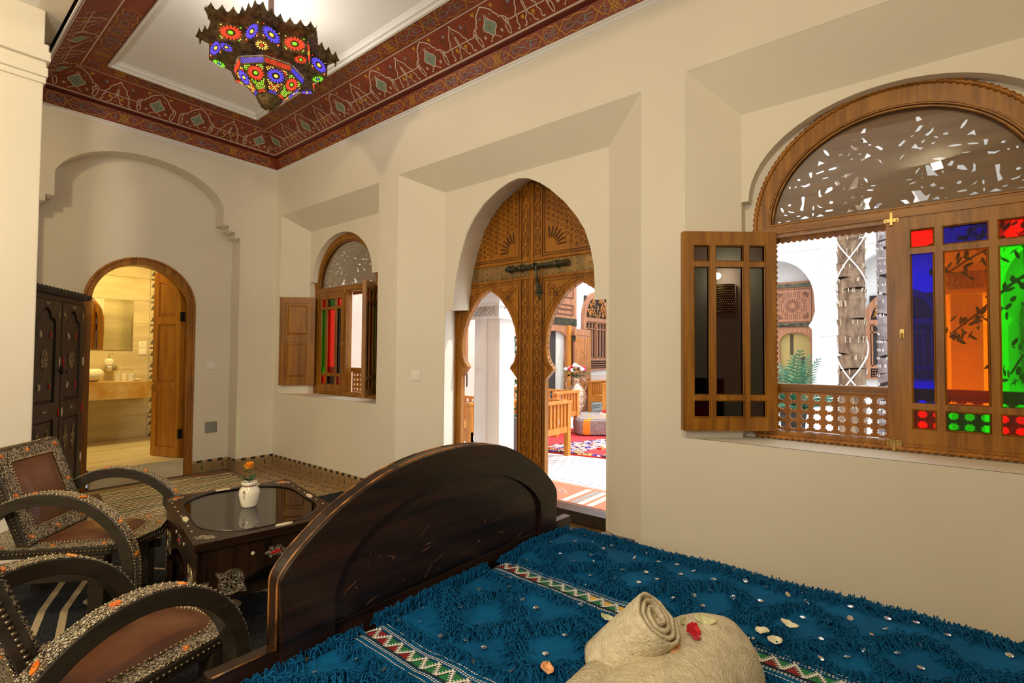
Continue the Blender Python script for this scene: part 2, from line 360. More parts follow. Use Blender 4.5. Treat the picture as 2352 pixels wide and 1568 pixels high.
def rope(mb, path, r, M_=None, m=0, pitch=.03, closed=False):
    """twisted rope moulding"""
    L = 0; ph = [0]
    for a, b in zip(path, path[1:]): L += (Vector(b)-Vector(a)).length; ph.append(L)
    n = max(8, int(L/pitch*4)); pts = []; j = 0
    for i in range(n+1):
        s = L*i/n
        while j < len(path)-2 and ph[j+1] < s: j += 1
        t = (s-ph[j])/max(1e-9, ph[j+1]-ph[j]); pts.append(Vector(path[j]).lerp(Vector(path[j+1]), t))
    def sec(i, k):
        a = 2*pi*k/6; b = 2*pi*i/4/2; rr = 1+.38*cos(2*(a-b)); return rr*cos(a), rr*sin(a)
    mb.tube(pts, r, 6, M_, m, sec=sec)
# ================================================================= SETTING
def struct(o, label=None): return tag(o, label, kind='structure')
# ---- window wall (right), three splayed recesses
REC = [(.111, 1.974, .84, 2.905, .38, 1.68, .84, 2.72), (2.255, 4.585, 0, 2.915, 2.635, 4.25, 0, 2.735), (4.854, 6.716, .84, 2.942, 5.10, 6.47, .84, 2.70)]
def rect(a, b, c, d): return [(a, c), (b, c), (b, d), (a, d)]
ARCHF = [(2.745, 1.686), (2.748, 1.769), (2.775, 1.95), (2.825, 2.14), (2.90, 2.33), (2.985, 2.45), (3.10, 2.555), (3.24, 2.632), (3.36, 2.675), (3.455, 2.688), (3.55, 2.668), (3.66, 2.612), (3.76, 2.54), (3.89, 2.42), (3.99, 2.30), (4.06, 2.19), (4.105, 2.06), (4.133, 1.93), (4.141, 1.80), (4.138, 1.688)]
OPF = [(4.232, 0), (4.232, 1.688)]+ARCHF[::-1]+[(2.65, 1.686), (2.65, 0)]
OPB = [(4.30, 0), (4.30, 1.71)]+[(3.44+(x-3.44)*1.10, 1.71+(z-1.686)*1.06) for x, z in ARCHF[::-1]]+[(2.50, 1.71), (2.50, 0)]
def loft(mb, A, B, wa, wb, M_, m=0, skip=()):
    n = len(A); mb.add([(p[0], p[1], wa) for p in A]+[(p[0], p[1], wb) for p in B], [(i, (i+1) % n, n+(i+1) % n, n+i) for i in range(n) if i not in skip], M_, m)
wl = MB(); fl = [(-.7, 0), (2.255, 0), (2.255, 2.915), (4.585, 2.915), (4.585, 0), (9, 0), (9, 3.9), (-.7, 3.9)]
wl.plate(fl, [rect(*REC[0][:4]), rect(*REC[2][:4])], 0, .012, WA)
for k, (a, b, c, d, e, f, g, h) in enumerate(REC):
    A = rect(a, b, c, d); B = rect(e, f, g, h); loft(wl, A, B, .002, .22, WA, skip=(0,) if k == 1 else ())
# inner plates
wl.plate([(2.635, 2.735), (2.635, 1.686), (2.65, 1.686)]+ARCHF+[(4.232, 1.688), (4.232, 0), (4.25, 0), (4.25, 2.735)], [], .22, .235, WA)
wl.add([(2.635, 0, 0), (2.65, 0, 0), (2.65, 1.686, 0), (2.635, 1.686, 0)], [(0, 1, 2, 3)], WA @ T(0, 0, .22))
loft(wl, OPF, OPB, .22, .50, WA, skip=(len(OPF)-1,))
for (cx, k, rx, ry, zi) in ((1.0, 0, .575, .50, 2.126), (5.785, 2, .648, .468, 2.19)):
    a, b, c, d, e, f, g, h = REC[k]; arcp = arc(cx, zi, rx, ry, 180, 0, 28)
    wl.plate([(e, h), (e, zi)]+arcp+[(f, zi), (f, h)], [], .22, .30, WA)
    wl.box(e-.03, e, zi, h, .20, .3, WA) if 0 else None
    wl.add([(e, c, .22), (e, zi, .22), (e, zi, .34), (e, c, .34), (f, c, .22), (f, zi, .22), (f, zi, .34), (f, c, .34)], [(0, 1, 2, 3), (4, 5, 6, 7), (0, 3, 7, 4)], WA)
    op = [(cx-.60, .87), (cx+.60, .87), (cx+.60, 2.04)]+arc(cx, 2.04, .60, .60, 0, 180, 24)[1:-1]+[(cx-.60, 2.04)]
    wl.plate(rect(e-.05, f+.05, c-.02, h), [op], .302, .33, WA)
    loft(wl, op, [(cx+(x-cx)*1.05, 1.4+(z-1.4)*1.02) for x, z in op], .33, .44, WA)
struct(wl.build('wall_right', 'plaster'), 'cream plaster wall with splayed recesses around the windows and arched door')
# outer skin of the same wall, towards the courtyard
ow = MB(); hs = []
for cx in (1.0, 5.785):
    op = [(cx-.60, .87), (cx+.60, .87), (cx+.60, 2.04)]+arc(cx, 2.04, .60, .60, 0, 180, 24)[1:-1]+[(cx-.60, 2.04)]; hs.append([(cx+(x-cx)*1.05, 1.4+(z-1.4)*1.02) for x, z in op])
ow.plate([(-.7, 0), (2.40, 0), (2.40, 2.0)]+arc(3.385, 2.0, .985, .85, 180, 0, 20)[1:]+[(4.37, 0), (9, 0), (9, 5.4), (-.7, 5.4)], hs, .44, .47, WA)
struct(ow.build('wall_outer', 'white_plaster'), 'white courtyard face of the window wall')
# ---- back wall with blind arch and bathroom door opening
def blind():
    L = [(-2.14, 0), (-2.14, 2.55), (-2.082, 2.55), (-2.082, 2.61), (-2.024, 2.61), (-2.024, 2.67), (-1.966, 2.67), (-1.966, 2.89)]
    R = [(-.586, 2.89), (-.586, 2.70), (-.526, 2.70), (-.526, 2.64), (-.465, 2.64), (-.465, 2.58), (-.405, 2.58), (-.405, 0)]
    mid = [(y, z) for y, z in arc(-1.276, 2.80, .705, .43, 172, 8, 26)]
    return L+mid+R
bl = blind(); wb = MB()
wb.plate([(0.02, 0), (0.02, 3.9), (-3.1, 3.9), (-3.1, 0)]+bl, [], -.21, 0, WB)
DC, DR, DS = -1.243, .43, 1.785
hole = [(DC-DR, 0), (DC-DR, DS)]+arc(DC, DS, DR, DR, 180, 0, 24)[1:]+[(DC+DR, 0)]
wb.plate([(-3.1, 0), (-3.1, 3.4), (-.2, 3.4), (-.2, 0)]+hole[::-1], [], -.34, -.212, WB)
# small chamfered pendants under the impost steps
for (y, z) in ((-2.082, 2.55), (-2.024, 2.61), (-1.966, 2.67), (-.586, 2.70), (-.526, 2.64), (-.465, 2.58)):
    s = 1 if y > -1 else -1; y0, y1 = sorted((y, y+s*.06))
    wb.add([(y0, z+.001, -.002), (y1, z+.001, -.002), (y1, z+.001, -.12), (y0, z+.001, -.12), ((y0+y1)/2, z-.028, -.06)], [(0, 1, 4), (1, 2, 4), (2, 3, 4), (3, 0, 4)], WB)
struct(wb.build('wall_back', 'plaster'), 'cream plaster wall with a blind arch around the bathroom door')
# ---- arch pier at the left edge, with stepped capital
pr = MB()
pr.box(1.20, 1.52, -2.56, -2.262, 0, 3.5)
for z0, z1, o in ((3.02, 3.06, .018), (3.06, 3.12, .030), (3.12, 3.16, .018), (3.16, 3.22, .045), (3.22, 3.27, .03)): pr.box(1.20-o, 1.52+o, -2.56-o, -2.262+o*.6, z0, z1)
pr.box(1.20, 1.30, -2.56, -2.24, 3.27, 3.5)
struct(pr.build('wall_left', 'plaster', bevel=.006), 'cream arch pier with stepped capital at the left edge')
# ---- unseen shell of the rest of the room
sh = MB(); sh.box(8.6, 8.7, -5.4, .1, 0, 4); sh.box(-.34, 8.7, -5.4, -5.3, 0, 4); sh.box(-.34, .9, -3.5, -3.4, 0, 4); sh.box(-.1, 0, -5.3, -3.0, 0, 4)
sh.box(1.0, 8.6, -2.30, -2.17, 3.5, 3.9)
struct(sh.build('wall_rear', 'plaster'), 'plain plaster walls behind the camera')
lo = MB(); lo.box(-.34, 8.7, -5.4, -2.30, 3.5, 3.6); lo.box(-.34, 1.05, -2.4, -2.17, 3.45, 3.9)
struct(lo.build('ceiling_low', 'ceil'), 'lower ceiling of the space behind the camera')
# ---- ceiling with painted cornice
CX1, CY0 = 7.6, -2.17
cl = MB(); cl.box(-.3, 8.7, -2.3, .3, 3.83, 3.9); cl.box(CX1, 8.7, -2.3, 0, 3.42, 3.85)
struct(cl.build('ceiling', 'ceil'), 'pale flat ceiling panel inside the painted cornice')
rf = MB(); rf.box(-3, 9, -5.6, .66, 3.95, 4.1); struct(rf.build('roof', 'white_plaster'), 'roof slab')
PROF = [(-.005, 3.415, 'trimw'), (.008, 3.425, 'trimw'), (.008, 3.443, 'trimw'), (.016, 3.447, 'trimw'), (.016, 3.462, 'trimw'), (.006, 3.465, 'red'), (.046, 3.578, 'reddark'), (.040, 3.587, 'reddark'), (.068, 3.598, 'reddark'), (.070, 3.604, 'cream'), (.080, 3.611, 'red'), (.293, 3.765, 'cream'), (.303, 3.766, 'red'), (.452, 3.782, 'trimw'), (.452, 3.768, 'trimw'), (.470, 3.768, 'trimw'), (.474, 3.792, 'trimw'), (.492, 3.792, 'trimw'), (.496, 3.815, 'trimw'), (.512, 3.83, 'trimw')]
cmats = ['trimw', 'red', 'reddark', 'cream']
def ring_band(names, i0, i1, parent):
    mb = MB()
    for i in range(i0, i1):
        (d0, z0, m), (d1, z1, _) = PROF[i], PROF[i+1]; vs = []
        for d, z in ((d0, z0), (d1, z1)): vs += [(d, -d, z), (CX1-d, -d, z), (CX1-d, CY0+d, z), (d, CY0+d, z)]
        mb.add(vs, [(k, (k+1) % 4, 4+(k+1) % 4, 4+k) for k in range(4)], None, cmats.index(m))
    return mb.build(names, cmats, parent, recalc=False)
cor = empty('trim_1', (0, 0, 0), 0, 'red ceiling cornice painted with gold and cream arabesques', kind='structure')
ring_band('plaster_moulding', 0, 5, cor); ring_band('lower_band', 5, 6, cor); ring_band('groove_moulding', 6, 10, cor); ring_band('cove_band', 10, 12, cor); ring_band('upper_band', 12, 13, cor); ring_band('ceiling_moulding', 13, 19, cor)
def side_fn(side, i):
    (d0, z0, _), (d1, z1, _) = PROF[i], PROF[i+1]; L = hypot(d1-d0, z1-z0); td, tz = (d1-d0)/L, (z1-z0)/L
    def fn(u, v):
        d = d0+td*v+tz*.0015; z = z0+tz*v-td*.0015; u = max(u, d+.003)
        if side == 'A': return (min(u, CX1-d), -d, z)
        if side == 'L': return (u, CY0+d, z)
        return (d, -min(u, -CY0-d-.003), z)
    return fn, L
MM = ['cream', 'gold', 'teal', 'slate', 'green_d', 'pinkp']
rp = random.Random(3)
def leafy(mb, fn, u, v, a, s, m):
    for da, l in ((-.5, .8), (.15, 1.0), (.8, .6)):
        blob(mb, lens(u+cos(a+da)*s*l*.5, v+sin(a+da)*s*l*.5, s*l, s*.32, a+da), fn, m)
def mirror(pts): return [(-x, y) for x, y in pts]
def big_motif(mb, fn, u0, kind):
    g = lambda p: [(u0+x, y) for x, y in p]
    if kind == 0:
        for mf in (lambda p: p, mirror):
            ribbon(mb, g(mf(cat([(0, .252), (-.035, .232), (-.07, .205), (-.082, .18), (-.10, .165), (-.104, .145), (-.125, .14), (-.135, .10)], 5))), .0084, fn, 0)
            ribbon(mb, g(mf(cat([(-.125, .14), (-.150, .125), (-.155, .085), (-.145, .03), (-.135, .012), (-.122, .03), (-.125, .07), (-.142, .10)], 5))), .0072, fn, 0)
            ribbon(mb, g(mf(cat([(-.008, .20), (-.008, .165), (-.02, .155)], 4))), .0065, fn, 0)
            ribbon(mb, g(mf(cat([(-.006, .065), (-.012, .045), (-.03, .038), (-.04, .02), (-.052, .026)], 4))), .0065, fn, 0)
            leafy(mb, fn, u0+mf([(-.085, .05)])[0][0], .05, 2.2 if mf is mirror else .9, .028, 0)
            leafy(mb, fn, u0+mf([(-.10, .225)])[0][0], .225, 2.6 if mf is mirror else .4, .034, 1)
            blob(mb, [(u0+p[0], p[1]) for p in mf(lens(-.045, .185, .026, .012, .6))], fn, 2)
            ribbon(mb, g(mf(cat([(-.06, .13), (-.085, .12), (-.09, .095), (-.07, .085), (-.062, .10)], 4))), .0052, fn, 4)
        q = [(.045*(1+.16*cos(4*t))*cos(t), .112+.048*(1+.16*cos(4*t))*sin(t)) for t in [2*pi*i/28 for i in range(28)]]
        blob(mb, g(q), fn, 2); ribbon(mb, g([(x*1.12, .112+(y-.112)*1.12) for x, y in q]), .0078, fn, 0, closed=True)
        for a in (.9, 2.3, 4.2): blob(mb, g(lens(.006*cos(a), .112+.008*sin(a), .03, .007, a)), fn, 1)
    else:
        ribbon(mb, g([(-.15, .098), (-.09, .10), (0, .10), (.09, .10), (.15, .098)]), .0072, fn, 0)
        for mf in (lambda p: p, mirror):
            ribbon(mb, g(mf(cat([(-.15, .098), (-.165, .115), (-.178, .10), (-.172, .075), (-.165, .05)], 4))), .0072, fn, 0)
            ribbon(mb, g(mf(cat([(-.006, .245), (-.008, .225), (-.035, .195), (-.06, .165), (-.065, .14), (-.088, .11), (-.085, .085), (-.10, .06), (-.095, .03), (-.108, .014), (-.118, .024)], 5))), .0078, fn, 0)
            ribbon(mb, g(mf(cat([(-.006, .165), (-.007, .10), (-.010, .075), (-.03, .055), (-.032, .03), (-.05, .012), (-.058, .02)], 4))), .0072, fn, 0)
            leafy(mb, fn, u0+mf([(-.05, .085)])[0][0], .085, -1.9 if mf is mirror else -1.2, .036, 1)
            leafy(mb, fn, u0+mf([(-.10, .19)])[0][0], .19, 2 if mf is mirror else 1.2, .03, 3)
            ribbon(mb, g(mf(cat([(-.12, .14), (-.105, .16), (-.118, .18), (-.135, .165)], 4))), .0052, fn, 4)
            blob(mb, [(u0+p[0], p[1]) for p in mf(lens(-.135, .20, .02, .009, 1.2))], fn, 4)
        blob(mb, g(lens(0, .19, .028, .010, pi/2)), fn, 3); blob(mb, g(lens(0, .035, .022, .009, pi/2)), fn, 3)
    for _ in range(36):
        u, v = u0+rp.uniform(-.16, .16), rp.uniform(.015, .25); blob(mb, lens(u, v, .0042, .0042, 0, 4), fn, 5)
def cartouche(mb, fn, u0, H, kind, L=.30):
    c = H/2; h = H*.40
    if kind == 0:
        top = cat([(-L/2, c), (-L*.42, c+h*.5), (-L*.36, c+h*.95), (-L*.22, c+h*.72), (-L*.1, c+h), (L*.05, c+h*.95), (L*.2, c+h*.72), (L*.36, c+h*.95), (L*.42, c+h*.5), (L/2, c)], 4)
        ribbon(mb, [(u0+x, y) for x, y in top], .0055, fn, 1); ribbon(mb, [(u0+x, 2*c-y) for x, y in top], .0055, fn, 1)
        for s in (1, -1):
            ribbon(mb, [(u0+x, c+s*(y-c)) for x, y in cat([(-L*.40, c), (-L*.30, c+h*.4), (-L*.18, c+h*.3), (-L*.05, c), (L*.06, c+h*.45), (L*.16, c+h*.5), (L*.2, c+h*.15), (L*.13, c+h*.1), (L*.22, c+h*.35), (L*.36, c+h*.2)], 3)], .0042, fn, 2 if s > 0 else 3)
        blob(mb, lens(u0-L*.25, c, .03, .010), fn, 4)
    else:
        w = L*.5
        for s in (1, -1):
            for q in (1, -1):
                ribbon(mb, [(u0+q*w*x, c+s*h*y) for x, y in ((1, 0), (.86, .5), (.62, .62), (.45, 1.0), (.12, 0), (-.25, -.85), (-.34, -.3))], .005, fn, 1)
                ribbon(mb, [(u0+q*w*x, c+s*h*y) for x, y in ((0, 1.05), (.10, .35), (.34, .32), (.18, 0))], .005, fn, 1)
                blob(mb, lens(u0+q*w*.62, c+s*h*.25, .026, .008, s*q*.5), fn, 3)
    for _ in range(10): blob(mb, lens(u0+rp.uniform(-L/2, L/2), c+rp.uniform(-.9, .9)*H*.45, .004, .004, 0, 4), fn, 5)
sets = {'A': [.295+.64*k for k in range(7)], 'B': [.30, .92, 1.27, 1.87], 'L': [.30, .94]}
for side, us in sets.items():
    mb = MB(); fn, L = side_fn(side, 10)
    for u in us: big_motif(mb, fn, u, 0)
    for u in ([x+.32 for x in us] if side != 'B' else [.61, 1.58]): big_motif(mb, fn, u, 1)
    tag(mb.build('painted_arabesque', MM, cor, recalc=False), kind='stuff')
    for i, off in ((5, .0), (12, .12)):
        mb = MB(); fn, H = side_fn(side, i); u = .10+off; k = 0; end = {'A': 4.8, 'B': 2.02, 'L': 1.5}[side]
        while u < end:
            Lk = (.30, .22, .30, .14)[k % 4]; cartouche(mb, fn, u+Lk/2, H, (0, 1, 0, 0)[k % 4], Lk); u += Lk+.004; k += 1
        tag(mb.build('painted_scrolls', MM, cor, recalc=False), kind='stuff')
# ---- floor and its tiles
fb = MB(); fb.box(-.34, 8.7, -5.4, .56, -.12, -.004); floor = struct(fb.build('floor', 'grout'), 'tan zellige tile floor with dark diamond insets')
P_ = .1075; c_ = .021; h_ = P_/2-.0012
octa = [(-h_+c_, -h_), (h_-c_, -h_), (h_, -h_+c_), (h_, h_-c_), (h_-c_, h_), (-h_+c_, h_), (-h_, h_-c_), (-h_, -h_+c_)]
tm = unlinked(MB().prism(octa, -.004, 0), 'floor_tile', 'tile')
cb = MB(); rt = random.Random(5)
def tile_patch(i0, i1, j0, j1):
    for i in range(i0, i1):
        for j in range(j0, j1):
            x, y = (i+.5)*P_+.003, -(j+.5)*P_-.012
            inst('floor_tile', tm, floor, T(x, y, rt.uniform(-.0006, .0006)) @ RZ(rt.choice((0, pi/2, pi))))
            cb.prism([(x+h_+.0012-.019, y+h_+.0012), (x+h_+.0012, y+h_+.0012-.014), (x+h_+.0012+.019, y+h_+.0012), (x+h_+.0012, y+h_+.0012+.014)], -.004, -.0002)
tile_patch(0, 17, 0, 9); tile_patch(11, 16, 14, 24)
tag(cb.build('dark_inset', 'tile_d', floor), kind='stuff')
# ---- tiled skirting
TW = .2085
sk_tile = unlinked(MB().box(-TW/2+.0012, TW/2-.0012, -.012, 0, 0, .104), 'skirting_tile', 'tile')
sk_lt = unlinked(MB().box(-TW/8+.001, TW/8-.001, -.013, 0, .106, .130), 'border_tile', 'tile_l')
sk_dk = unlinked(MB().prism([(-TW/8, .106), (TW/8-.006, .106), (TW/8, .130), (-TW/8+.006, .130)], 0, .0135, RX(pi/2)), 'border_tile', 'tile_d')
def skirting(name, p, ang, n, label, first=0, rem=0):
    root = empty(name, (p[0], p[1], 0), ang, label, kind='structure'); Rm = PW(root); kh = MB(Rm); gr = MB(Rm); L = n*TW+rem
    gr.box(first, L, -.009, .0, 0, .129)
    for k in range(n):
        u = (k+.5)*TW; inst('skirting_tile', sk_tile, root, Rm @ T(u, 0, 0))
        kh.prism([(u-.009, .03), (u+.009, .03), (u+.004, .052), (u+.007, .066), (u, .078), (u-.007, .066), (u-.004, .052)], .0115, .0128, RX(pi/2))
        for q in range(4): inst('border_tile', sk_dk if q % 2 else sk_lt, root, Rm @ T(k*TW+(q+.5)*TW/4, 0, 0))
    gr.build('grout', 'grout', root); tag(kh.build('keyhole_inlay', 'tile_d', root), kind='stuff')
skirting('baseboard_right', (-.06, -.0005), 0, 11, 'tan tile skirting with dark keyholes under the small window', first=.06)
skirting('baseboard_door', (4.245, .215), atan2(-.22, .34), 2, 'short tile skirting in the door recess by the bed')
skirting('baseboard_back', (.0005, -.405), pi/2, 2, 'tile skirting on the pilaster in the far corner', rem=-.012)
skirting('baseboard_return', (-.21, -.4055), 0, 1, 'tile skirting on the side of the far pilaster')
skirting('baseboard_arch', (-.2095, -.775), pi/2, 2, 'tile skirting beside the bathroom door', rem=-.05)
# leaf-shaped openings of the fretwork, left half, millimetres from the centre of the lunette base
FRET= [[(-301,438),(-276,454),(-252,460),(-258,436),(-268,417),(-282,426)],[(-223,467),(-224,463),(-229,460),(-235,459),(-239,460),(-237,464),(-232,467),(-226,468)],[(-189,488),(-193,483),(-203,478),(-214,474),(-219,475),(-216,480),(-206,485),(-195,488)],[(-187,465),(-183,475),(-179,463)],[(-132,507),(-107,519),(-77,522),(-95,506),(-105,499),(-115,505)],[(-71,493),(-74,487),(-83,482),(-93,479),(-99,482),(-97,488),(-88,494),(-77,496)],[(-128,438),(-113,462),(-100,461),(-105,435)],[(-131,411),(-116,416),(-94,383),(-113,385)],[(-147,413),(-150,411),(-156,412),(-162,415),(-165,417),(-162,419),(-156,418),(-150,415)],[(-169,394),(-154,374),(-131,362),(-146,352),(-167,371)],[(-79,367),(-81,364),(-86,364),(-92,367),(-94,371),(-91,373),(-86,373),(-81,371)],[(-67,355),(-52,357),(-33,340),(-31,330),(-40,327)],[(-139,342),(-121,332),(-124,320),(-134,329)],[(-132,301),(-109,307),(-99,329),(-79,309),(-107,298),(-119,290)],[(-168,346),(-169,341),(-175,335),(-182,332),(-186,333),(-185,338),(-180,344),(-173,347)],[(-158,310),(-161,307),(-167,307),(-173,310),(-176,314),(-173,318),(-167,318),(-161,315)],[(-202,349),(-204,343),(-211,340),(-220,340),(-224,345),(-223,350),(-215,354),(-207,353)],[(-266,354),(-274,357),(-285,371),(-292,387),(-293,396),(-285,392),(-274,379),(-267,363)],[(-359,388),(-339,406),(-320,417),(-326,399),(-342,394)],[(-321,308),(-315,339),(-283,317),(-304,317)],[(-217,283),(-225,278),(-244,274),(-265,274),(-274,278),(-267,284),(-247,288),(-227,287)],[(-287,278),(-293,272),(-309,268),(-325,266),(-333,269),(-328,274),(-312,279),(-295,281)],[(-363,282),(-346,285),(-349,253),(-357,255)],[(-416,330),(-402,350),(-402,330)],[(-445,301),(-431,320),(-419,308)],[(-217,227),(-188,239),(-150,237),(-178,225),(-191,218)],[(-269,239),(-273,235),(-285,233),(-297,233),(-303,236),(-299,239),(-287,241),(-275,241)],[(-404,252),(-407,247),(-412,247),(-418,250),(-420,255),(-418,260),(-412,261),(-406,258)],[(-411,221),(-383,218),(-358,226),(-360,210),(-383,205)],[(-243,205),(-233,213),(-215,189),(-233,183)],[(-187,143),(-168,173),(-150,209),(-135,212),(-143,155),(-169,151)],[(-115,208),(-98,189),(-98,170),(-113,195)],[(-56,152),(-60,149),(-71,148),(-82,149),(-87,151),(-83,154),(-72,155),(-61,154)],[(-70,128),(-75,126),(-86,127),(-97,130),(-102,135),(-97,137),(-86,136),(-75,133)],[(-292,151),(-276,180),(-254,185),(-252,165),(-273,154)],[(-317,140),(-318,172),(-310,183),(-308,151),(-301,137)],[(-207,159),(-200,172),(-195,163),(-202,154)],[(-460,238),(-451,259),(-450,236)],[(-496,198),(-481,235),(-474,197)],[(-514,152),(-505,180),(-488,170)],[(-453,218),(-454,213),(-458,211),(-461,214),(-462,220),(-461,225),(-457,227),(-454,224)],[(-423,215),(-425,212),(-429,211),(-432,213),(-434,218),(-432,221),(-428,222),(-425,220)],[(-409,83),(-398,117),(-400,156),(-383,156),(-386,121),(-392,73)],[(-451,118),(-453,113),(-459,112),(-466,116),(-468,121),(-465,126),(-459,127),(-453,124)],[(-488,81),(-494,85),(-501,96),(-505,109),(-505,116),(-499,112),(-492,101),(-488,88)],[(-467,90),(-453,82),(-429,77),(-441,71),(-461,77)],[(-530,44),(-523,107),(-506,67),(-518,49)],[(-469,61),(-473,60),(-480,62),(-487,66),(-489,70),(-485,71),(-478,69),(-471,65)],[(-404,48),(-407,46),(-415,46),(-423,48),(-427,52),(-423,54),(-415,54),(-407,52)],[(-410,31),(-384,46),(-359,32),(-379,29)],[(-339,82),(-340,73),(-343,69),(-346,74),(-347,83),(-346,93),(-343,96),(-340,92)],[(-341,47),(-342,40),(-345,37),(-348,41),(-349,48),(-348,55),(-345,58),(-342,54)],[(-328,101),(-309,84),(-293,75),(-314,79)],[(-249,96),(-252,91),(-259,90),(-266,93),(-269,100),(-266,106),(-259,107),(-252,103)],[(-248,56),(-253,51),(-268,50),(-283,52),(-290,56),(-284,61),(-269,62),(-254,60)],[(-334,31),(-312,44),(-288,29)],[(-500,29),(-503,27),(-512,27),(-520,28),(-524,30),(-520,32),(-512,33),(-504,31)],[(-452,29),(-456,28),(-467,27),(-479,29),(-484,31),(-479,33),(-468,33),(-456,32)],[(-177,100),(-166,118),(-151,108),(-159,97)],[(-131,98),(-118,114),(-118,100)],[(-154,68),(-134,58),(-116,89),(-79,94),(-94,60),(-87,32),(-142,35)],[(-208,78),(-197,92),(-182,81)],[(-190,31),(-180,48),(-152,34)],[(-75,32),(-60,54),(-34,55),(-51,40),(-55,32)],[(-205,34),(-206,32),(-211,32),(-215,34),(-217,36),(-215,38),(-211,38),(-206,36)],[(-65,293),(-43,279),(-30,252),(-43,266)],[(-118,169),(-119,166),(-123,166),(-126,168),(-128,171),(-126,173),(-123,173),(-119,171)],[(-116,150),(-117,148),(-121,148),(-124,149),(-126,152),(-124,154),(-121,154),(-117,152)],[(-27,517),(-29,516),(-36,517),(-43,520),(-46,523),(-43,524),(-36,522),(-29,520)],[(-6,516),(-9,515),(-14,516),(-20,519),(-22,521),(-20,523),(-14,522),(-9,519)],[(-46,500),(-48,499),(-53,500),(-58,502),(-60,505),(-58,506),(-53,505),(-48,503)],[(-143,473),(-145,472),(-148,472),(-151,473),(-152,476),(-151,478),(-148,478),(-145,476)]]
# ================================================================= WINDOWS
def casement(parent, Mx, W_, H_, cols, name='casement', solid=False, wm='wood', th=.036):
    """leaf in local u (0..W) v (0..H) w (thickness)"""
    st, mu = .060, .030; ub = [(st, st+.092), (st+.092+mu, W_-st-.092-mu), (W_-st-.092, W_-st)]
    vb = [(.072, .168), (.198, H_-.198), (H_-.168, H_-.076)]
    if solid: ub = [(st, W_-st)]; vb = [(.07, H_*.52-.03), (H_*.52+.03, H_-.07)]
    holes = [rect(a, b, c, d) for a, b in ub for c, d in vb]
    fr = MB(Mx).plate(rect(0, W_, 0, H_), holes, 0, th).build(name, wm, parent, bevel=.003)
    if solid:
        for a, b in ub:
            for c, d in vb:
                q = MB(Mx); q.box(a-.004, b+.004, c-.004, d+.004, th*.35, th*.65)
                for k, (i, w0, w1) in enumerate(((.0, .1, .9),)):
                    q.prism(rect(a+.022, b-.022, c+.022, d-.022), th*.6, th*.98, None, 0, rect(a+.045, b-.045, c+.045, d-.045))
                    q.prism(rect(a+.022, b-.022, c+.022, d-.022), th*.4, th*.02, None, 0, rect(a+.045, b-.045, c+.045, d-.045))
                q.build('panel', wm, fr)
        return fr
    i = 0
    bead = MB(Mx)
    for r, (c, d) in enumerate(reversed(vb)):
        for a, b in ub:
            MB(Mx).box(a-.004, b+.004, c-.004, d+.004, th*.45, th*.45+.004).build('pane', GL[cols[i]], fr); i += 1
            for w in (.006, th-.006):
                bead.tube([(a+.003, c+.003, w), (b-.003, c+.003, w), (b-.003, d-.003, w), (a+.003, d-.003, w)], .0045, 4, closed=True)
    bead.build('glazing_bead', wm, fr)
    return fr
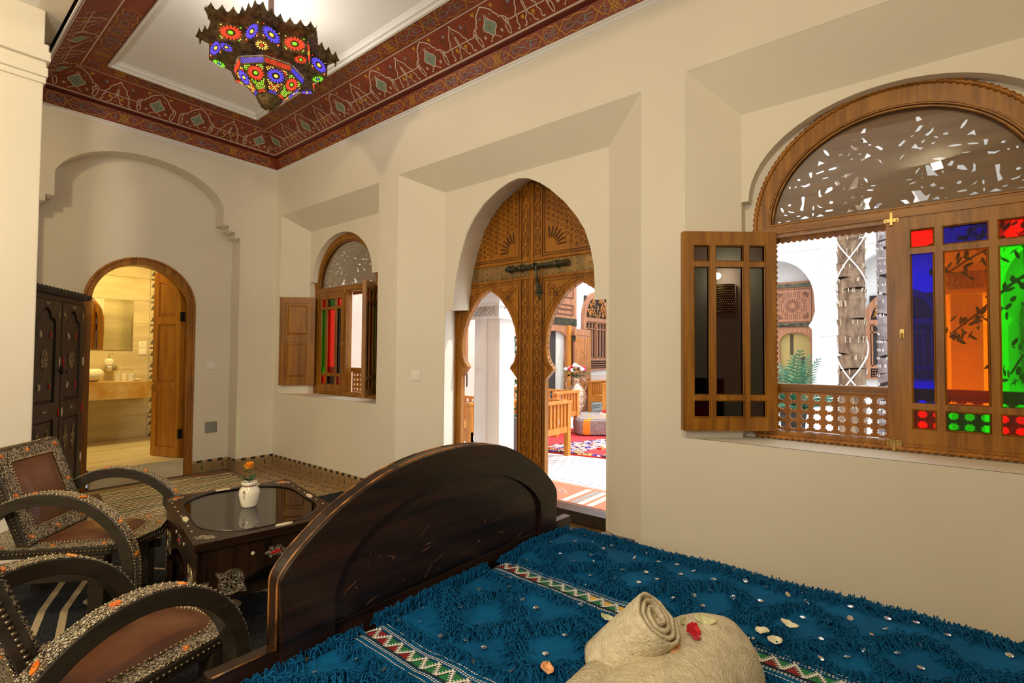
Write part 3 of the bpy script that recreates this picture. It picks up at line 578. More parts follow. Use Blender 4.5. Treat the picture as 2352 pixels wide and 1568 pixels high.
def window(name, cx, label):
    root = empty(name, (cx, .30, .85), 0, label, kind='structure'); Q = T(cx, 0, 0) @ WA
    outer = [(-.635, .85), (.635, .85), (.635, 2.04)]+arc(0, 2.04, .635, .630, 0, 180, 36)[1:-1]+[(-.635, 2.04)]
    lun = [(-.548, 2.045), (.548, 2.045)]+arc(0, 2.045, .548, .512, 0, 180, 32)[1:-1]
    MB(Q).plate(outer, [rect(-.545, -.022, .888, 1.982), rect(.022, .545, .888, 1.982), lun], .288, .36).build('frame', 'wood', root, bevel=.003)
    r = MB(Q); rope(r, [(x, y, .286) for x, y in [(-.628, .86), (-.628, 2.04)]+arc(0, 2.04, .628, .624, 180, 0, 36)[1:-1]+[(.628, 2.04), (.628, .86)]], .011, pitch=.03)
    rope(r, [(-.628, .856, .286), (.628, .856, .286)], .011, pitch=.03); r.build('rope_moulding', 'wood_c', root, smooth=True)
    q = MB(Q)
    for s, w in ((.985, .30), (1.02, .289)): q.tube([(x*s, 2.045+(y-2.045)*s, w) for x, y in lun], .006, 6, closed=True)
    q.box(-.60, .60, 1.995, 2.03, .278, .29); q.build('moulding', 'woodx', root)
    h = []
    for p in FRET:
        a = [(x/1000, 2.04+z/1000) for x, z in p]
        if all(((x/.525)**2+((z-2.045)/.492)**2) < 1 and z > 2.06 for x, z in a): h += [a, [(-x, z) for x, z in a][::-1]]
    lb = [(-.553, 2.04), (.553, 2.04)]+arc(0, 2.04, .553, .522, 0, 180, 32)[1:-1]
    MB(Q).plate(lb, h, .330, .342).build('fretwork_panel', 'fret', root)
    MB(Q).prism([(x*.99, 2.045+(y-2.045)*.99) for x, y in lun], .316, .319).build('lunette_pane', GL['clear'], root)
    for s in (-1, 1):
        a, b = sorted((s*.02, s*.548)); hs = []
        for i in range(9):
            for j in range(4):
                u = a+.034+i*.0577; v = .918+j*.052
                hs.append([(u+(.0215 if k % 2 else .0165)*cos(pi*k/8), v+(.0215 if k % 2 else .0165)*sin(pi*k/8)) for k in range(16)])
        MB(Q).plate(rect(a, b, .888, 1.105), hs, .378, .396).build('lattice_panel', 'wood_c', root)
    q = MB(Q); q.box(-.548, .548, 1.105, 1.15, .37, .404); q.build('lattice_rail', 'woodx', root, bevel=.004)
    q = MB(Q)
    for s in (-1, 1):
        n = 18; a, b = sorted((s*.022, s*.545)); w_ = (b-a)/n; bot = []
        for i in range(n): bot += [(a+w_*(i+t), 1.962-.010*sin(pi*t)) for t in (0, .25, .5, .75)]
        bot.append((b, 1.962)); q.prism(bot+[(b, 1.99), (a, 1.99)], .364, .376)
        for e, sg in ((-.545, 1), (.545, -1)):
            pts = []
            for i in range(26): pts += [(e+sg*(.010+.008*sin(pi*t)), 1.15+.81*(i+t)/26) for t in (0, .5)]
            if s == 1: q.prism([(e-sg*.01, 1.15)]+pts+[(e-sg*.01, 1.96)], .364, .376)
    q.build('scalloped_edging', 'wood_c', root)
    return root, Q
w1, Q1 = window('window_1', 5.785, 'large arched cedar window with coloured panes and fretwork lunette')
w2, Q2 = window('window_2', 1.0, 'small arched cedar window near the room corner, shutter and casement open')
# window 1: right leaf closed, left leaf swung into the room
casement(w1, Q1 @ T(.012, .884, .284), .523, 1.122, ['red', 'blue', 'red', 'blue', 'amber', 'green', 'red', 'green', 'red'])
def hinge(px, py, qx, qy, z): a = atan2(qy-py, qx-px); return T(px, py, z) @ RZ(a) @ Matrix(((1, 0, 0, 0), (0, 0, 1, 0), (0, 1, 0, 0), (0, 0, 0, 1)))
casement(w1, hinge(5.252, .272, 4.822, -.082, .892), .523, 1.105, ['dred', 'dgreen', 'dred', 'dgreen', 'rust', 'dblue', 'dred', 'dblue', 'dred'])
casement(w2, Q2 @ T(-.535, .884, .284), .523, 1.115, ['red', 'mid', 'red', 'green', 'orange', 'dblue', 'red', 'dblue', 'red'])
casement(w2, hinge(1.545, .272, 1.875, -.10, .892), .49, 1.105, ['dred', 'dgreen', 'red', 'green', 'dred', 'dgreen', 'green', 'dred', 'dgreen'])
casement(w2, hinge(.435, .268, .150, -.008, .935), .397, 1.015, [], 'shutter', True, th=.028)
def hasp(parent, Mx, s=1):
    q = MB(Mx); q.box(-.03*s, .03*s, -.018*s, .018*s, 0, -.003); q.box(-.006*s, .006*s, -.034*s, .03*s, -.003, -.011)
    for a in (-1, 1):
        for b in (-1, 1): q.ball((a*.021*s, b*.010*s, -.004), .004*s, 6, 4)
    q.build('brass_catch', 'brass', parent, bevel=.001)
hasp(w1, Q1 @ T(.0, 1.995, .284)); hasp(w1, Q1 @ T(.0, .878, .284)); hasp(w2, Q2 @ T(0, 1.995, .284)); hasp(w2, Q2 @ T(0, .878, .284))
q = MB(Q1 @ T(.036, 1.42, .284)); q.box(-.008, .008, -.022, .022, 0, -.003); q.tube([(0, 0, 0), (0, 0, -.018), (0, -.022, -.024)], .004, 6); q.build('brass_latch', 'brass', w1)
q = MB(Q2 @ T(-.03, 1.42, .284)); q.box(-.008, .008, -.022, .022, 0, -.003); q.tube([(0, 0, 0), (0, 0, -.022), (0, -.03, -.03)], .004, 6); q.build('brass_latch', 'brass', w2)
for z in (1.08, 1.80): q = MB(T(.437, .262, z)); q.tube([(0, 0, -.03), (0, 0, .03)], .006, 6); q.build('hinge', 'black', w2)
# ================================================================= CARVED DOUBLE DOOR
d2 = empty('door_2', (3.385, .50, .10), 0, 'arched double door of carved cedar with small archways and brass bolt', kind='structure')
HP = [(.33, 0), (.33, 1.10), (.305, 1.13), (.25, 1.185), (.262, 1.21), (.29, 1.237), (.312, 1.29), (.322, 1.36), (.32, 1.43), (.30, 1.53), (.268, 1.61), (.225, 1.685), (.13, 1.80), (.06, 1.845), (0, 1.875)]
def half_arch(cx, k=0, base=.10):
    r = [(cx+x+(k if z < 1.8 else k*.6), max(z, base)+(k if z > 1.5 else 0)) for x, z in HP]; l = [(2*cx-x, z) for x, z in r][::-1][1:]
    return r+l
star = []
for side in (-1, 1):
    cx = 3.385+side*.475; x0, x1 = sorted((3.385, 3.385+side*.925)); col = cx-side*0
    top = [(x, z) for x, z in arc(3.385, 2.0, .925, .80, 180 if side < 0 else 0, 90, 14)]
    outl = [(3.385, .10)]+([(x0 if side < 0 else x1, .10)])+top
    lf = MB(WA).plate(outl, [[(x, max(z, .101)+.0005) for x, z in half_arch(cx)]], .50, .548).build('door_leaf', 'wood_c', d2, bevel=.002)
    Wd = WA @ SCL(1, 1, -1) @ T(0, 0, -.50)
    gr = MB(Wd)   # carved grooves made as darker raised strips; w grows into the room
    R = lambda pts, w, h=.004, closed=False, m=0: raised(gr, pts, w, h, None, m, closed)
    # interlace columns beside the meeting stiles
    for u0 in (3.385+side*.062,):
        for e in (-.037, .037): R([(u0+e, .12), (u0+e, 1.98)], .004); R([(u0+e, 2.09), (u0+e, 2.77)], .004)
        k = 0; z = .14
        while z < 2.74:
            if not 1.90 < z < 2.08:
                for s in (-1, 1):
                    R([(u0+s*.020, z), (u0+s*.026, z+.012), (u0+s*.026, z+.045), (u0+s*.004, z+.075), (u0-s*.024, z+.100), (u0-s*.024, z+.115)], .0052)
                    R([(u0+s*.009, z), (u0+s*.013, z+.012), (u0+s*.013, z+.03), (u0, z+.05)], .0042)
            z += .117
    ix = 3.385+side*.115; ox = 3.385+side*.90
    # frame lines of the lower and upper panels
    for d_ in (0, .018):
        R([(ix+side*d_, .12), (ix+side*d_, 1.925-d_), (ox, 1.925-d_)], .006, .006)
        R([(ox, 2.118+d_), (ix+side*d_, 2.118+d_), (ix+side*d_, 2.70 if side > 0 else 2.70)], .008, .007)
    # twisted border round the arch
    ha = half_arch(cx, .028); ha = cat([p for p in ha if p[1] > 1.14], 3); n = len(ha)
    for s in (-1, 1):
        pts = []
        L = 0
        for i, p in enumerate(ha):
            if i: L += hypot(p[0]-ha[i-1][0], p[1]-ha[i-1][1])
            a = ha[max(i-1, 0)]; b = ha[min(i+1, n-1)]; dx, dy = b[0]-a[0], b[1]-a[1]; l = hypot(dx, dy) or 1; o = s*.009*sin(L*60)
            pts.append((p[0]-dy/l*o, p[1]+dx/l*o))
        R(pts, .008, .006, m=1)
    R([(p[0], p[1]) for p in cat([p for p in half_arch(cx, .050) if p[1] > 1.14], 2)], .004)
    # flowers in the spandrels
    for s2 in (-1, 1):
        fx, fz = cx-s2*side*.225, 1.80; fl_ = -s2*side
        if abs(fx-3.385) > .62: fx = cx-s2*side*.24; fz = 1.79
        for a in (20, 60, 100, 150, 200, 250, 300):
            a = radians(a+25*fl_); c = (fx+.045*cos(a)*fl_, fz+.035*sin(a)); R(cat(lens(c[0], c[1], .058, .026, atan2(sin(a), cos(a)*fl_)), 2, True), .0036, .004, True)
        R(cat([(fx+fl_*.075, fz+.07), (fx+fl_*.03, fz+.035), (fx, fz), (fx-fl_*.01, fz-.05), (fx-fl_*.04, fz-.10)], 4), .004)
        R(cat([(fx+fl_*.02, fz+.06), (fx+fl_*.06, fz+.085), (fx+fl_*.085, fz+.05), (fx+fl_*.06, fz+.035)], 4), .0036)
    # star-burst marquetry of the tympanum, clipped to the arch
    def inside(x, z): return ((x-3.385)/.90)**2+((z-2.0)/.74)**2 < 1 and z > 2.155 and abs(x-3.385) > .15
    c1, c2 = (3.385+side*.185, 2.19), (3.385+side*.70, 2.47)
    for (qx, qz) in (c1, c2):
        for k in range(24):
            a = 2*pi*k/24+.06; pts = lens(qx+cos(a)*.115, qz+sin(a)*.115, .10, .018, a)
            if all(inside(*p) for p in pts): R([pts[i] for i in (0, 1, 3, 4, 5, 7)], .0042, .004, True); R(lens(qx+cos(a)*.115, qz+sin(a)*.115, .07, .004, a), .003, .005, True)
    rs = random.Random(4); g = .047
    for i in range(20):
        for j in range(14):
            x = 3.385+side*(.17+i*g*.95); z = 2.175+(j+.5*(i % 2))*g
            if any(hypot(x-a, z-b) < .175 and hypot(x-a, z-b) > .0 for a, b in (c1, c2)) or not (inside(x+.02*side, z+.02) and inside(x, z-.012)): continue
            k = (i*2+j) % 5; r_ = .0145
            if k == 2: pts = [(x+(r_ if q % 2 else r_*.5)*cos(pi*q/6), z+(r_ if q % 2 else r_*.5)*sin(pi*q/6)) for q in range(12)]
            else: pts = [(x+r_*cos(pi*q/3+k), z+r_*.85*sin(pi*q/3+k)) for q in range(6)]
            R(pts, .004, .004, True)
    tag(gr.build('carving', ['wood_k', 'wood_c'], lf), kind='stuff')
    # moulded rail under the tympanum, scalloped inner edge
    q = MB(Wd); a, b = sorted((3.385+side*.012, 3.385+side*.92)); q.box(a, b, 2.085, 2.10, 0, .014); q.box(a, b, 1.937, 1.950, 0, .012); q.box(*sorted((3.385+side*.012, 3.385+side*.02)), .12, 2.76, 0, .008)
    q.box(*sorted((3.385+side*.104, 3.385+side*.112)), .12, 2.70, 0, .012)
    q.build('moulding', 'wood_c', lf, bevel=.002)
    if side > 0:
        q = MB(WA); ha = [p for p in cat(half_arch(cx, -.0), 3) if p[1] > 1.2]
        for i in range(0, len(ha)-1, 2): q.lathe([(.0, .52), (.009, .522), (.009, .53), (0, .532)], 6, T(ha[i][0], ha[i][1], 0))
        q.build('scalloped_edging', 'wood_c', lf)
    # copper band with nails
    q = MB(Wd); q.box(a, b, 1.955, 2.075, .0, .004, m=0)
    for i in range(15):
        for v in (1.963, 2.067): q.ball((a+.03+i*.058, v, .005), .005, 6, 4, m=1)
        if i % 2: q.ball((a+.03+i*.058, 2.015, .005), .006, 6, 4, m=1)
    q.box(*sorted((3.385+side*.60, 3.385+side*.62)), 1.957, 2.073, .004, .008, m=2)
    q.build('copper_band', ['copper', 'iron', 'brass'], lf)
Wd = WA @ SCL(1, 1, -1) @ T(0, 0, -.50)
q = MB(Wd); q.tube([(3.165, 2.03, .035), (3.72, 2.03, .035)], .019, 12); q.lathe([(0, 0), (.012, .005), (.019, .02), (.019, .03)], 10, T(3.13, 2.03, .035) @ RY(pi/2)); q.lathe([(.024, 0), (.026, .01), (.02, .03), (.026, .05), (.026, .06)], 12, T(3.71, 2.03, .035) @ RY(pi/2))
for u in (3.18, 3.30, 3.44, 3.66): q.tube([(u, 2.03+.024*cos(a), .035+.024*sin(a)) for a in [2*pi*k/12 for k in range(12)]], .006, 6, closed=True); q.box(u-.008, u+.008, 1.995, 2.065, .004, .014)
q.build('sliding_bolt', 'iron', d2, smooth=True, auto=True)
q = MB(Wd); q.tube([(3.47, 2.02, .055), (3.472, 1.95, .05), (3.465, 1.90, .03), (3.468, 1.86, .02)], [.012, .008, .013, .012], 8)
q.prism([(3.44, 1.88), (3.50, 1.885), (3.495, 1.84), (3.512, 1.82), (3.492, 1.79), (3.475, 1.745), (3.458, 1.79), (3.435, 1.81), (3.448, 1.845)], .004, .014); q.lathe([(.0, .028), (.014, .026), (.02, .016), (.02, .01)], 12, T(3.472, 1.825, 0)); q.build('hanging_latch', 'iron', d2, bevel=.002)
q = MB(WA); q.box(2.40, 2.52, .10, 1.72, .485, .57); q.box(4.27, 4.36, .10, 1.72, .485, .57); q.build('door_jamb', 'wood_c', d2, bevel=.004)
for x in (2.60, 4.16): q = MB(WA); q.tube([(x-.005, 1.0, .56), (x-.005, 1.12, .56)], .007, 8); q.build('hinge', 'iron', d2)
q = MB(); q.box(2.40, 4.36, .487, .64, -.02, .108); q.build('threshold', 'ebony', d2, bevel=.004)
q = MB(); q.box(2.40, 4.36, .478, .487, .0, .012); q.build('brass_strip', 'brass', d2)
# ================================================================= BATHROOM
d1 = empty('door_1', (-.21, DC, .18), 0, 'arched wooden bathroom door frame, its leaf standing open', kind='structure')
fo = [(DC-.47, 0), (DC-.47, DS)]+arc(DC, DS, .47, .47, 180, 0, 32)[1:]+[(DC+.47, 0)]
fi = [(DC+.395, 0), (DC+.395, DS)]+arc(DC-.006, DS, .401, .395, 0, 180, 32)[1:]+[(DC-.41, 0)]
MB(WB).plate(fo+fi, [], -.35, -.188).build('frame', 'wood', d1, bevel=.003)
q = MB(WB); rope(q, [(y, z, -.186) for y, z in [(DC-.458, .0), (DC-.458, DS)]+arc(DC, DS, .458, .458, 180, 0, 32)[1:]+[(DC+.458, 0)]], .011, pitch=.028); q.build('rope_moulding', 'wood_c', d1, smooth=True)
q = MB(); q.box(-.36, -.195, DC-.394, DC+.394, 0, .18); q.build('marble_step', 'btile', d1, bevel=.004); tag(d1.children[-1])
# open leaf: quarter-arched
LW, LH = .395, 1.985
def leaf_out(i): # local u from hinge (0) to free edge
    return [(i, i), (LW-i, i)]+[(LW-i, 1.99-i*.9)]+[(LW-(LW-i)*sin(a)*1.0 if 0 else LW*(1-sin(a))+i*sin(a)-(i if 0 else 0), 1.60+.39*cos(a)-i*cos(a)) for a in [pi/2*k/12 for k in range(1, 12)]]+[(i, 1.60)]
a_ = atan2(-.14, -.36); ML = T(-.265, -.868, .185) @ RZ(a_) @ Matrix(((1, 0, 0, 0), (0, 0, 1, 0), (0, 1, 0, 0), (0, 0, 0, 1)))
pan = [rect(.07, LW-.07, .10, .70), rect(.07, LW-.07, .80, 1.42), [(.07, 1.50), (LW-.07, 1.50)]+[(LW-.07-(LW-.14)*sin(a), 1.50+.38*cos(a)) for a in [pi/2*k/8 for k in range(0, 8)]]]
lf = MB(ML).plate(leaf_out(0), pan, -.02, .02).build('door_leaf', 'wood_y', d1, bevel=.004)
for p in pan:
    cx = sum(x for x, _ in p)/len(p); cz = sum(z for _, z in p)/len(p); s = .82
    sm = [(cx+(x-cx)*.80, cz+(z-cz)*(.80 if len(p) > 4 else .92)) for x, z in p]
    q = MB(ML); q.prism(p, -.009, .009); q.prism(p, .006, .016, None, 0, sm); q.prism(p, -.006, -.016, None, 0, sm); q.build('panel', 'wood_y', lf)
q = MB(ML @ T(LW-.035, .76, 0))
for s in (-1, 1): q.box(-.016, .016, -.07, .05, s*.02, s*.026); q.tube([(0, .02, s*.026), (0, .02, s*.05), (s*0-.055, .02, s*.052)], .007, 8)
q.build('lever_handle', 'brass', lf)
for z in (.25, 1.5): q = MB(ML); q.box(-.012, .006, z-.05, z+.05, -.026, .026); q.build('hinge', 'black', lf)
# shell: floor, walls, ceiling
bs = MB(); bs.box(-2.25, -2.125, -3.0, .2, 0, 3); bs.box(-2.2, -.33, -3.1, -3.0, 0, 3); bs.box(-2.2, -.33, -.40, -.36, 0, 3); bs.box(-2.25, -.33, -3.1, .2, 2.80, 2.9); bs.box(-.345, -.335, -3.0, DC-.47, .1, 2.9); bs.box(-.345, -.335, DC+.47, -.36, .1, 2.9); bs.box(-.345, -.335, DC-.5, DC+.5, 2.27, 2.9)
bw = struct(bs.build('wall_bathroom', 'btile'), 'sandstone-tiled bathroom walls')
for i, (y0, y1) in enumerate(((-2.6, -1.32), (-1.315, -.66))):
    for j in range(9):
        z0 = .18+j*.30; q = MB(); q.box(-2.13, -2.118, y0+.002, y1-.002, z0+.002, z0+.298)
        if i == 1: q.build('wall_tile', 'btile', bw)
bfl = struct(MB().box(-2.2, -.345, -3.0, -.36, .05, .172).build('floor_bathroom', 'grout'), 'pale striated bathroom floor')
for i in range(3):
    for j in range(3):
        x0, y0 = -.35-(i+1)*.62, -.5-(j+1)*.62; MB().box(x0+.0015, x0+.6185, y0+.0015, y0+.6185, .17, .18).build('floor_tile', 'btile2', bfl)
# mosaic strips
def mosaic(y0, y1, x=-2.116, n=34):
    q = MB(); q.box(x-.002, x+.004, y0, y1, .18, 2.79, m=0); rm = random.Random(int(abs(y0)*99)); h = 2.6/n
    for i in range(n):
        z = .18+i*h; w = (y1-y0); t = i % 4
        if t in (0, 2): q.prism([(y0+.004, z+.004), (y1-.004, z+.004), ((y0+y1)/2, z+h-.006)], x+.004, x+.007, WB, 1)
        elif t == 1:
            q.prism([(y0+.004, z), (y0+.02, z), (y1-.004, z+h), (y1-.02, z+h)], x+.004, x+.007, WB, 2)
        else: q.prism([(y0+.004, z+.02), (y1-.004, z+.02), (y1-.004, z+.045), (y0+.004, z+.045)], x+.004, x+.007, WB, 1)
    tag(q.build('mosaic_strip', ['btile', simple('mosaic_grey', (.13, .12, .08), .3), simple('mosaic_sand', (.50, .42, .26), .3)], bw), kind='stuff')
mosaic(-1.385, -1.318); mosaic(-.655, -.59)
q = MB(); q.box(-1.75, -.42, -.60, -.592, .20, 2.4); q.build('glass_edge', GL['clear'], None); tag(bpy.data.objects['glass_edge'], 'clear glass shower screen edge beside the bathroom door leaf', 'screen'); bpy.data.objects['glass_edge'].name = 'shower_screen'
ss = bpy.data.objects['shower_screen']; q = MB()
for z in (.62, 1.83): q.box(-1.79, -1.74, -.61, -.582, z, z+.07)
q.build('hinge', 'chrome', ss)
q = MB(); q.box(-2.118, -2.105, -1.62, -.842, 1.33, 1.975, m=0); q.box(-2.106, -2.102, -1.60, -.865, 1.353, 1.952, m=0)
tag(q.build('mirror', 'mirror', origin=(-2.11, -1.2, 1.65), bevel=.002), 'large rectangular wall mirror above the marble bathroom counter', 'mirror')
q = MB(); q.box(-2.115, -1.60, -2.3, -.762, .735, .945)
tag(q.build('vanity_top', 'marble', origin=(-1.86, -1.3, .94), bevel=.003), 'thick yellow marble washbasin counter in the bathroom', 'counter')
q = MB(); q.lathe([(.06, .946), (.15, .950), (.20, .985), (.215, 1.03), (.20, 1.075), (.17, 1.098), (.155, 1.095), (.18, 1.06), (.17, 1.0), (.05, .97), (0, .968)], 32, T(-1.83, -1.40, 0)); tag(q.build('washbasin', 'porcelain', smooth=True, origin=(-1.83, -1.40, .946)), 'round white vessel basin on the marble counter', 'basin')
def cup(name, x, y, label, extra=None):
    q = MB(); q.lathe([(.0, .946), (.030, .946), (.038, 1.035), (.034, 1.035), (.028, .956), (0, .956)] if extra != 'pump' else [(0, .946), (.032, .946), (.038, 1.035), (.012, 1.037), (.012, 1.045), (0, 1.045)], 18, T(x, y, 0)); o = q.build(name, 'porcelain', smooth=True, auto=True, origin=(x, y, .946)); tag(o, label, 'cup' if extra != 'pump' else 'dispenser')
    if extra == 'pump': q = MB(T(x, y, 0)); q.tube([(0, 0, 1.04), (0, 0, 1.085), (0, -.045, 1.087)], .005, 6); q.build('pump', 'chrome', o)
    return o
cup('tumbler', -1.70, -1.085, 'white tumbler holding a toothbrush on the marble counter'); cup('tumbler', -1.93, -.965, 'white tumbler partly behind the soap dispenser on the counter')
cup('soap_dispenser', -1.66, -.955, 'white soap dispenser with metal pump standing on the counter', 'pump')
q = MB(); q.tube([(-1.70, -1.09, .96), (-1.70, -1.055, 1.10)], .004, 6); q.box(-1.705, -1.690, -1.062, -1.044, 1.09, 1.125, RX(0)); tag(q.build('toothbrush', 'porcelain', origin=(-1.70, -1.09, .96)), 'white toothbrush leaning in the tumbler', 'toothbrush')
q = MB(); q.lathe([(0, .946), (.035, .946), (.052, .968), (.047, .968), (.032, .954), (0, .953)], 18, T(-1.80, -.865, 0)); tag(q.build('soap_dish', 'porcelain', smooth=True, origin=(-1.8, -.865, .946)), 'small white soap dish at the right end of the counter', 'dish')
q = MB(T(-2.03, -1.10, 0)); q.lathe([(0, 1.06), (.028, 1.06), (.032, 1.075), (.036, 1.12), (.046, 1.125), (.05, 1.15), (.05, 1.19), (.035, 1.215), (.012, 1.22), (0, 1.22)], 18); o = tag(q.build('wall_soap_dispenser', 'porcelain', smooth=True, origin=(-2.03, -1.1, 1.06)), 'white porcelain soap dispenser in a chrome wall bracket', 'dispenser')
q = MB(T(-2.03, -1.10, 0)); q.tube([(0, 0, 1.215), (0, 0, 1.275), (0, .05, 1.28)], .006, 8); q.tube([(.052*cos(a), .052*sin(a), 1.115) for a in [2*pi*k/16 for k in range(16)]], .004, 6, closed=True); q.box(-.09, -.0, .045, .06, 1.105, 1.125); q.box(-.09, -.07, .04, .10, 1.095, 1.13); q.build('chrome_bracket', 'chrome', o)
def socket(name, Mx, label, h=.086, round_=False, mat='switch'):
    q = MB(Mx); q.box(-.043, .043, -h/2, h/2, -.010, 0); o = tag(q.build(name, mat, bevel=.004, origin=tuple(Mx.translation)), label, 'switch' if not round_ else 'socket')
    q = MB(Mx)
    if round_: q.lathe([(.026, -.0105), (.026, -.014), (.022, -.014), (.020, -.011), (0, -.011)], 16); q.box(-.012, -.008, -.004, .004, -.0125, -.010, m=1); q.box(.008, .012, -.004, .004, -.0125, -.010, m=1); q.build('socket_insert', [mat, 'black'], o)
    else: q.box(-.027, .027, -h*.32, h*.32, -.016, -.009); q.build('rocker', mat, o, bevel=.003)
    return o
MBW = Matrix(((0, 0, -1, -2.118), (1, 0, 0, -.728), (0, 1, 0, 1.40), (0, 0, 0, 1)))
socket('socket', MBW, 'white socket above the switch on the bathroom wall', round_=True); socket('light_switch', T(0, 0, -.09) @ MBW, 'white rocker switch under the socket in the bathroom')
MBR = Matrix(((0, 0, -1, -.212), (1, 0, 0, -.60), (0, 1, 0, 1.16), (0, 0, 0, 1)))
socket('light_switch', MBR, 'cream wall switch between the bathroom door and the corner pilaster')
socket('light_switch', T(2.475, .17, 1.112) @ RZ(radians(32)) @ Matrix(((1, 0, 0, 0), (0, 0, 1, 0), (0, 1, 0, 0), (0, 0, 0, 1))) if 0 else T(2.417, .0939, 1.110) @ RZ(.5248) @ Matrix(((1, 0, 0, 0), (0, 0, 1, 0), (0, 1, 0, 0), (0, 0, 0, 1))), 'cream wall switch on the slanted wall between the small window and carved door')
q = MB(); q.box(-.212, -.200, -.645, -.525, .42, .54); o = tag(q.build('junction_box', 'greybox', bevel=.008, origin=(-.205, -.585, .48)), 'square grey blanking plate low on the wall by the bathroom door', 'plate'); q = MB(); q.ball((-.199, -.60, .46), .006, 6, 4); q.build('screw', 'brass', o)
# ================================================================= ARMCHAIRS
def armchair(x, y, yaw, label, R, zc, xc=.10, SF=.57):
    root = empty('armchair', (x, y, 0), yaw, label, 'armchair', 'studded armchairs around the low table'); A = PW(root)
    y0, y1 = -.02, .45; ym = (y0+y1)/2; ZS = .37
    stud = [0]
    def studs(mb, pts, r, gap, n=(0, 0, 1), m=0):
        for a, b in zip(pts, pts[1:]):
            a, b = Vector(a), Vector(b); L = (b-a).length; k = max(1, int(L/gap))
            for i in range(k):
                p = a.lerp(b, (i+.5)/k); mb.ball(p, r, 6, 4, m=m)
    # seat: dark board, embossed metal border, leather cushion
    so = [(-.30, y0), (SF-.12, y0), (SF-.035, y0+.075), (SF, ym), (SF-.035, y1-.075), (SF-.12, y1), (-.30, y1)]
    si = [(-.03, y0+.075), (SF-.17, y0+.075), (SF-.115, y0+.12), (SF-.095, ym), (SF-.115, y1-.12), (SF-.17, y1-.075), (-.03, y1-.075)]
    seat = MB(A).prism(so, ZS-.045, ZS-.003).build('seat', 'arm', root, bevel=.004)
    MB(A).plate([(-.295, y0+.005), (SF-.122, y0+.005), (SF-.04, y0+.078), (SF-.006, ym), (SF-.04, y1-.078), (SF-.122, y1-.005), (-.295, y1-.005)], [si], ZS-.003, ZS+.002).build('metal_border', 'metal', seat)
    q = MB(A); n = 14; vs = []; fs = []
    cx, cy = .20, ym
    for i in range(n+1):
        for j in range(28):
            t = j/28*7; k = int(t); f = t-k; ax, ay = si[k % 7]; bx, by = si[(k+1) % 7]; ex, ey = ax+(bx-ax)*f, ay+(by-ay)*f; s = i/n
            vs.append((cx+(ex-cx)*s, cy+(ey-cy)*s, ZS+.003+.026*(1-s**3.2)+.004*noise.noise(Vector((ex*s*9, ey*s*9, x)))*(1-s)))
    for i in range(n):
        for j in range(28): fs.append((i*28+j, i*28+(j+1) % 28, (i+1)*28+(j+1) % 28, (i+1)*28+j))
    q.add(vs, fs); q.build('leather_cushion', 'leather', root, smooth=True)
    q = MB(A); lp = [(p[0], p[1], ZS+.004) for p in si]; studs(q, lp+[lp[0]], .0055, .0155); tag(q.build('nail_trim', 'stud', seat, smooth=True), kind='stuff')
    q = MB(A); lp = [(p[0], p[1], ZS-.022) for p in so]; studs(q, lp+[lp[0]], .0065, .0175); tag(q.build('edge_nails', 'stud_d', seat, smooth=True), kind='stuff')
    q = MB(A); lp = [(p[0]*.985+.003, p[1]*.98+.004, ZS+.002) for p in so]; studs(q, lp+[lp[0]], .004, .014); tag(q.build('border_nails', 'stud', seat, smooth=True), kind='stuff')
    rs = random.Random(int(x*100))
    def stone(M_, parent, s=1):
        a = rs.uniform(0, pi); k = rs.random(); L, w = (.030, .013) if k < .5 else (.022, .016)
        q = MB(A @ M_ @ RZ(a)); pts = cat([(L*s*.5*cos(t)*(1+.15*sin(3*t+k)), w*s*.5*sin(t)) for t in [2*pi*i/9 for i in range(9)]], 2, True)
        q.prism(pts, 0, .004); q.ball((0, 0, .004), (.0028, .0028, .002), 6, 4, m=1); q.ball((L*.28*s, 0, .004), (.002, .002, .002), 5, 4, m=1); q.build('orange_stone', ['stone_o', 'stud'], parent)
    for p in ((-.14, y0+.035), (.08, y0+.035), (.30, y0+.035), (SF-.08, y0+.13), (SF-.055, y1-.13), (.30, y1-.035), (.08, y1-.035)): stone(T(p[0], p[1], ZS+.002), seat)
    # backrest leaning 20 degrees
    B = T(-.012, 0, ZS+.004) @ RY(radians(-20)) @ Matrix(((0, 0, 1, 0), (1, 0, 0, 0), (0, 1, 0, 0), (0, 0, 0, 1)))   # local u=width, v=up, w=forward
    H = .49
    back = MB(A @ B).prism(rect(0, .43, 0, H), -.048, -.002).build('backrest', 'arm', root, bevel=.004)
    io = rect(.072, .43-.072, .075, H-.075)
    MB(A @ B).plate(rect(.006, .424, .006, H-.006), [io], -.002, .003).build('metal_border', 'metal', back)
    q = MB(A @ B); vs = []; n = 10
    for i in range(n+1):
        for j in range(n+1):
            a, b = i/n, j/n; vs.append((.072+a*(.43-.144), .075+b*(H-.15), -.002+.020*(1-(2*a-1)**4)*(1-(2*b-1)**4)))
    q.add(vs, [(i*(n+1)+j, (i+1)*(n+1)+j, (i+1)*(n+1)+j+1, i*(n+1)+j+1) for i in range(n) for j in range(n)]); q.build('leather_pad', 'leather', back, smooth=True)
    q = MB(A @ B); lp = [(p[0], p[1], .004) for p in io]; studs(q, lp+[lp[0]], .0058, .0150); tag(q.build('nail_trim', 'stud', back, smooth=True), kind='stuff')
    q = MB(A @ B); lp = [(p[0], p[1], .004) for p in rect(.010, .420, .010, H-.010)]; studs(q, lp+[lp[0]], .0052, .015)
    for u, v0, v1 in ((.0, 0, H), (.43, 0, H)): studs(q, [(u, v0, -.025), (u, v1, -.025)], .0072, .0175, m=0)
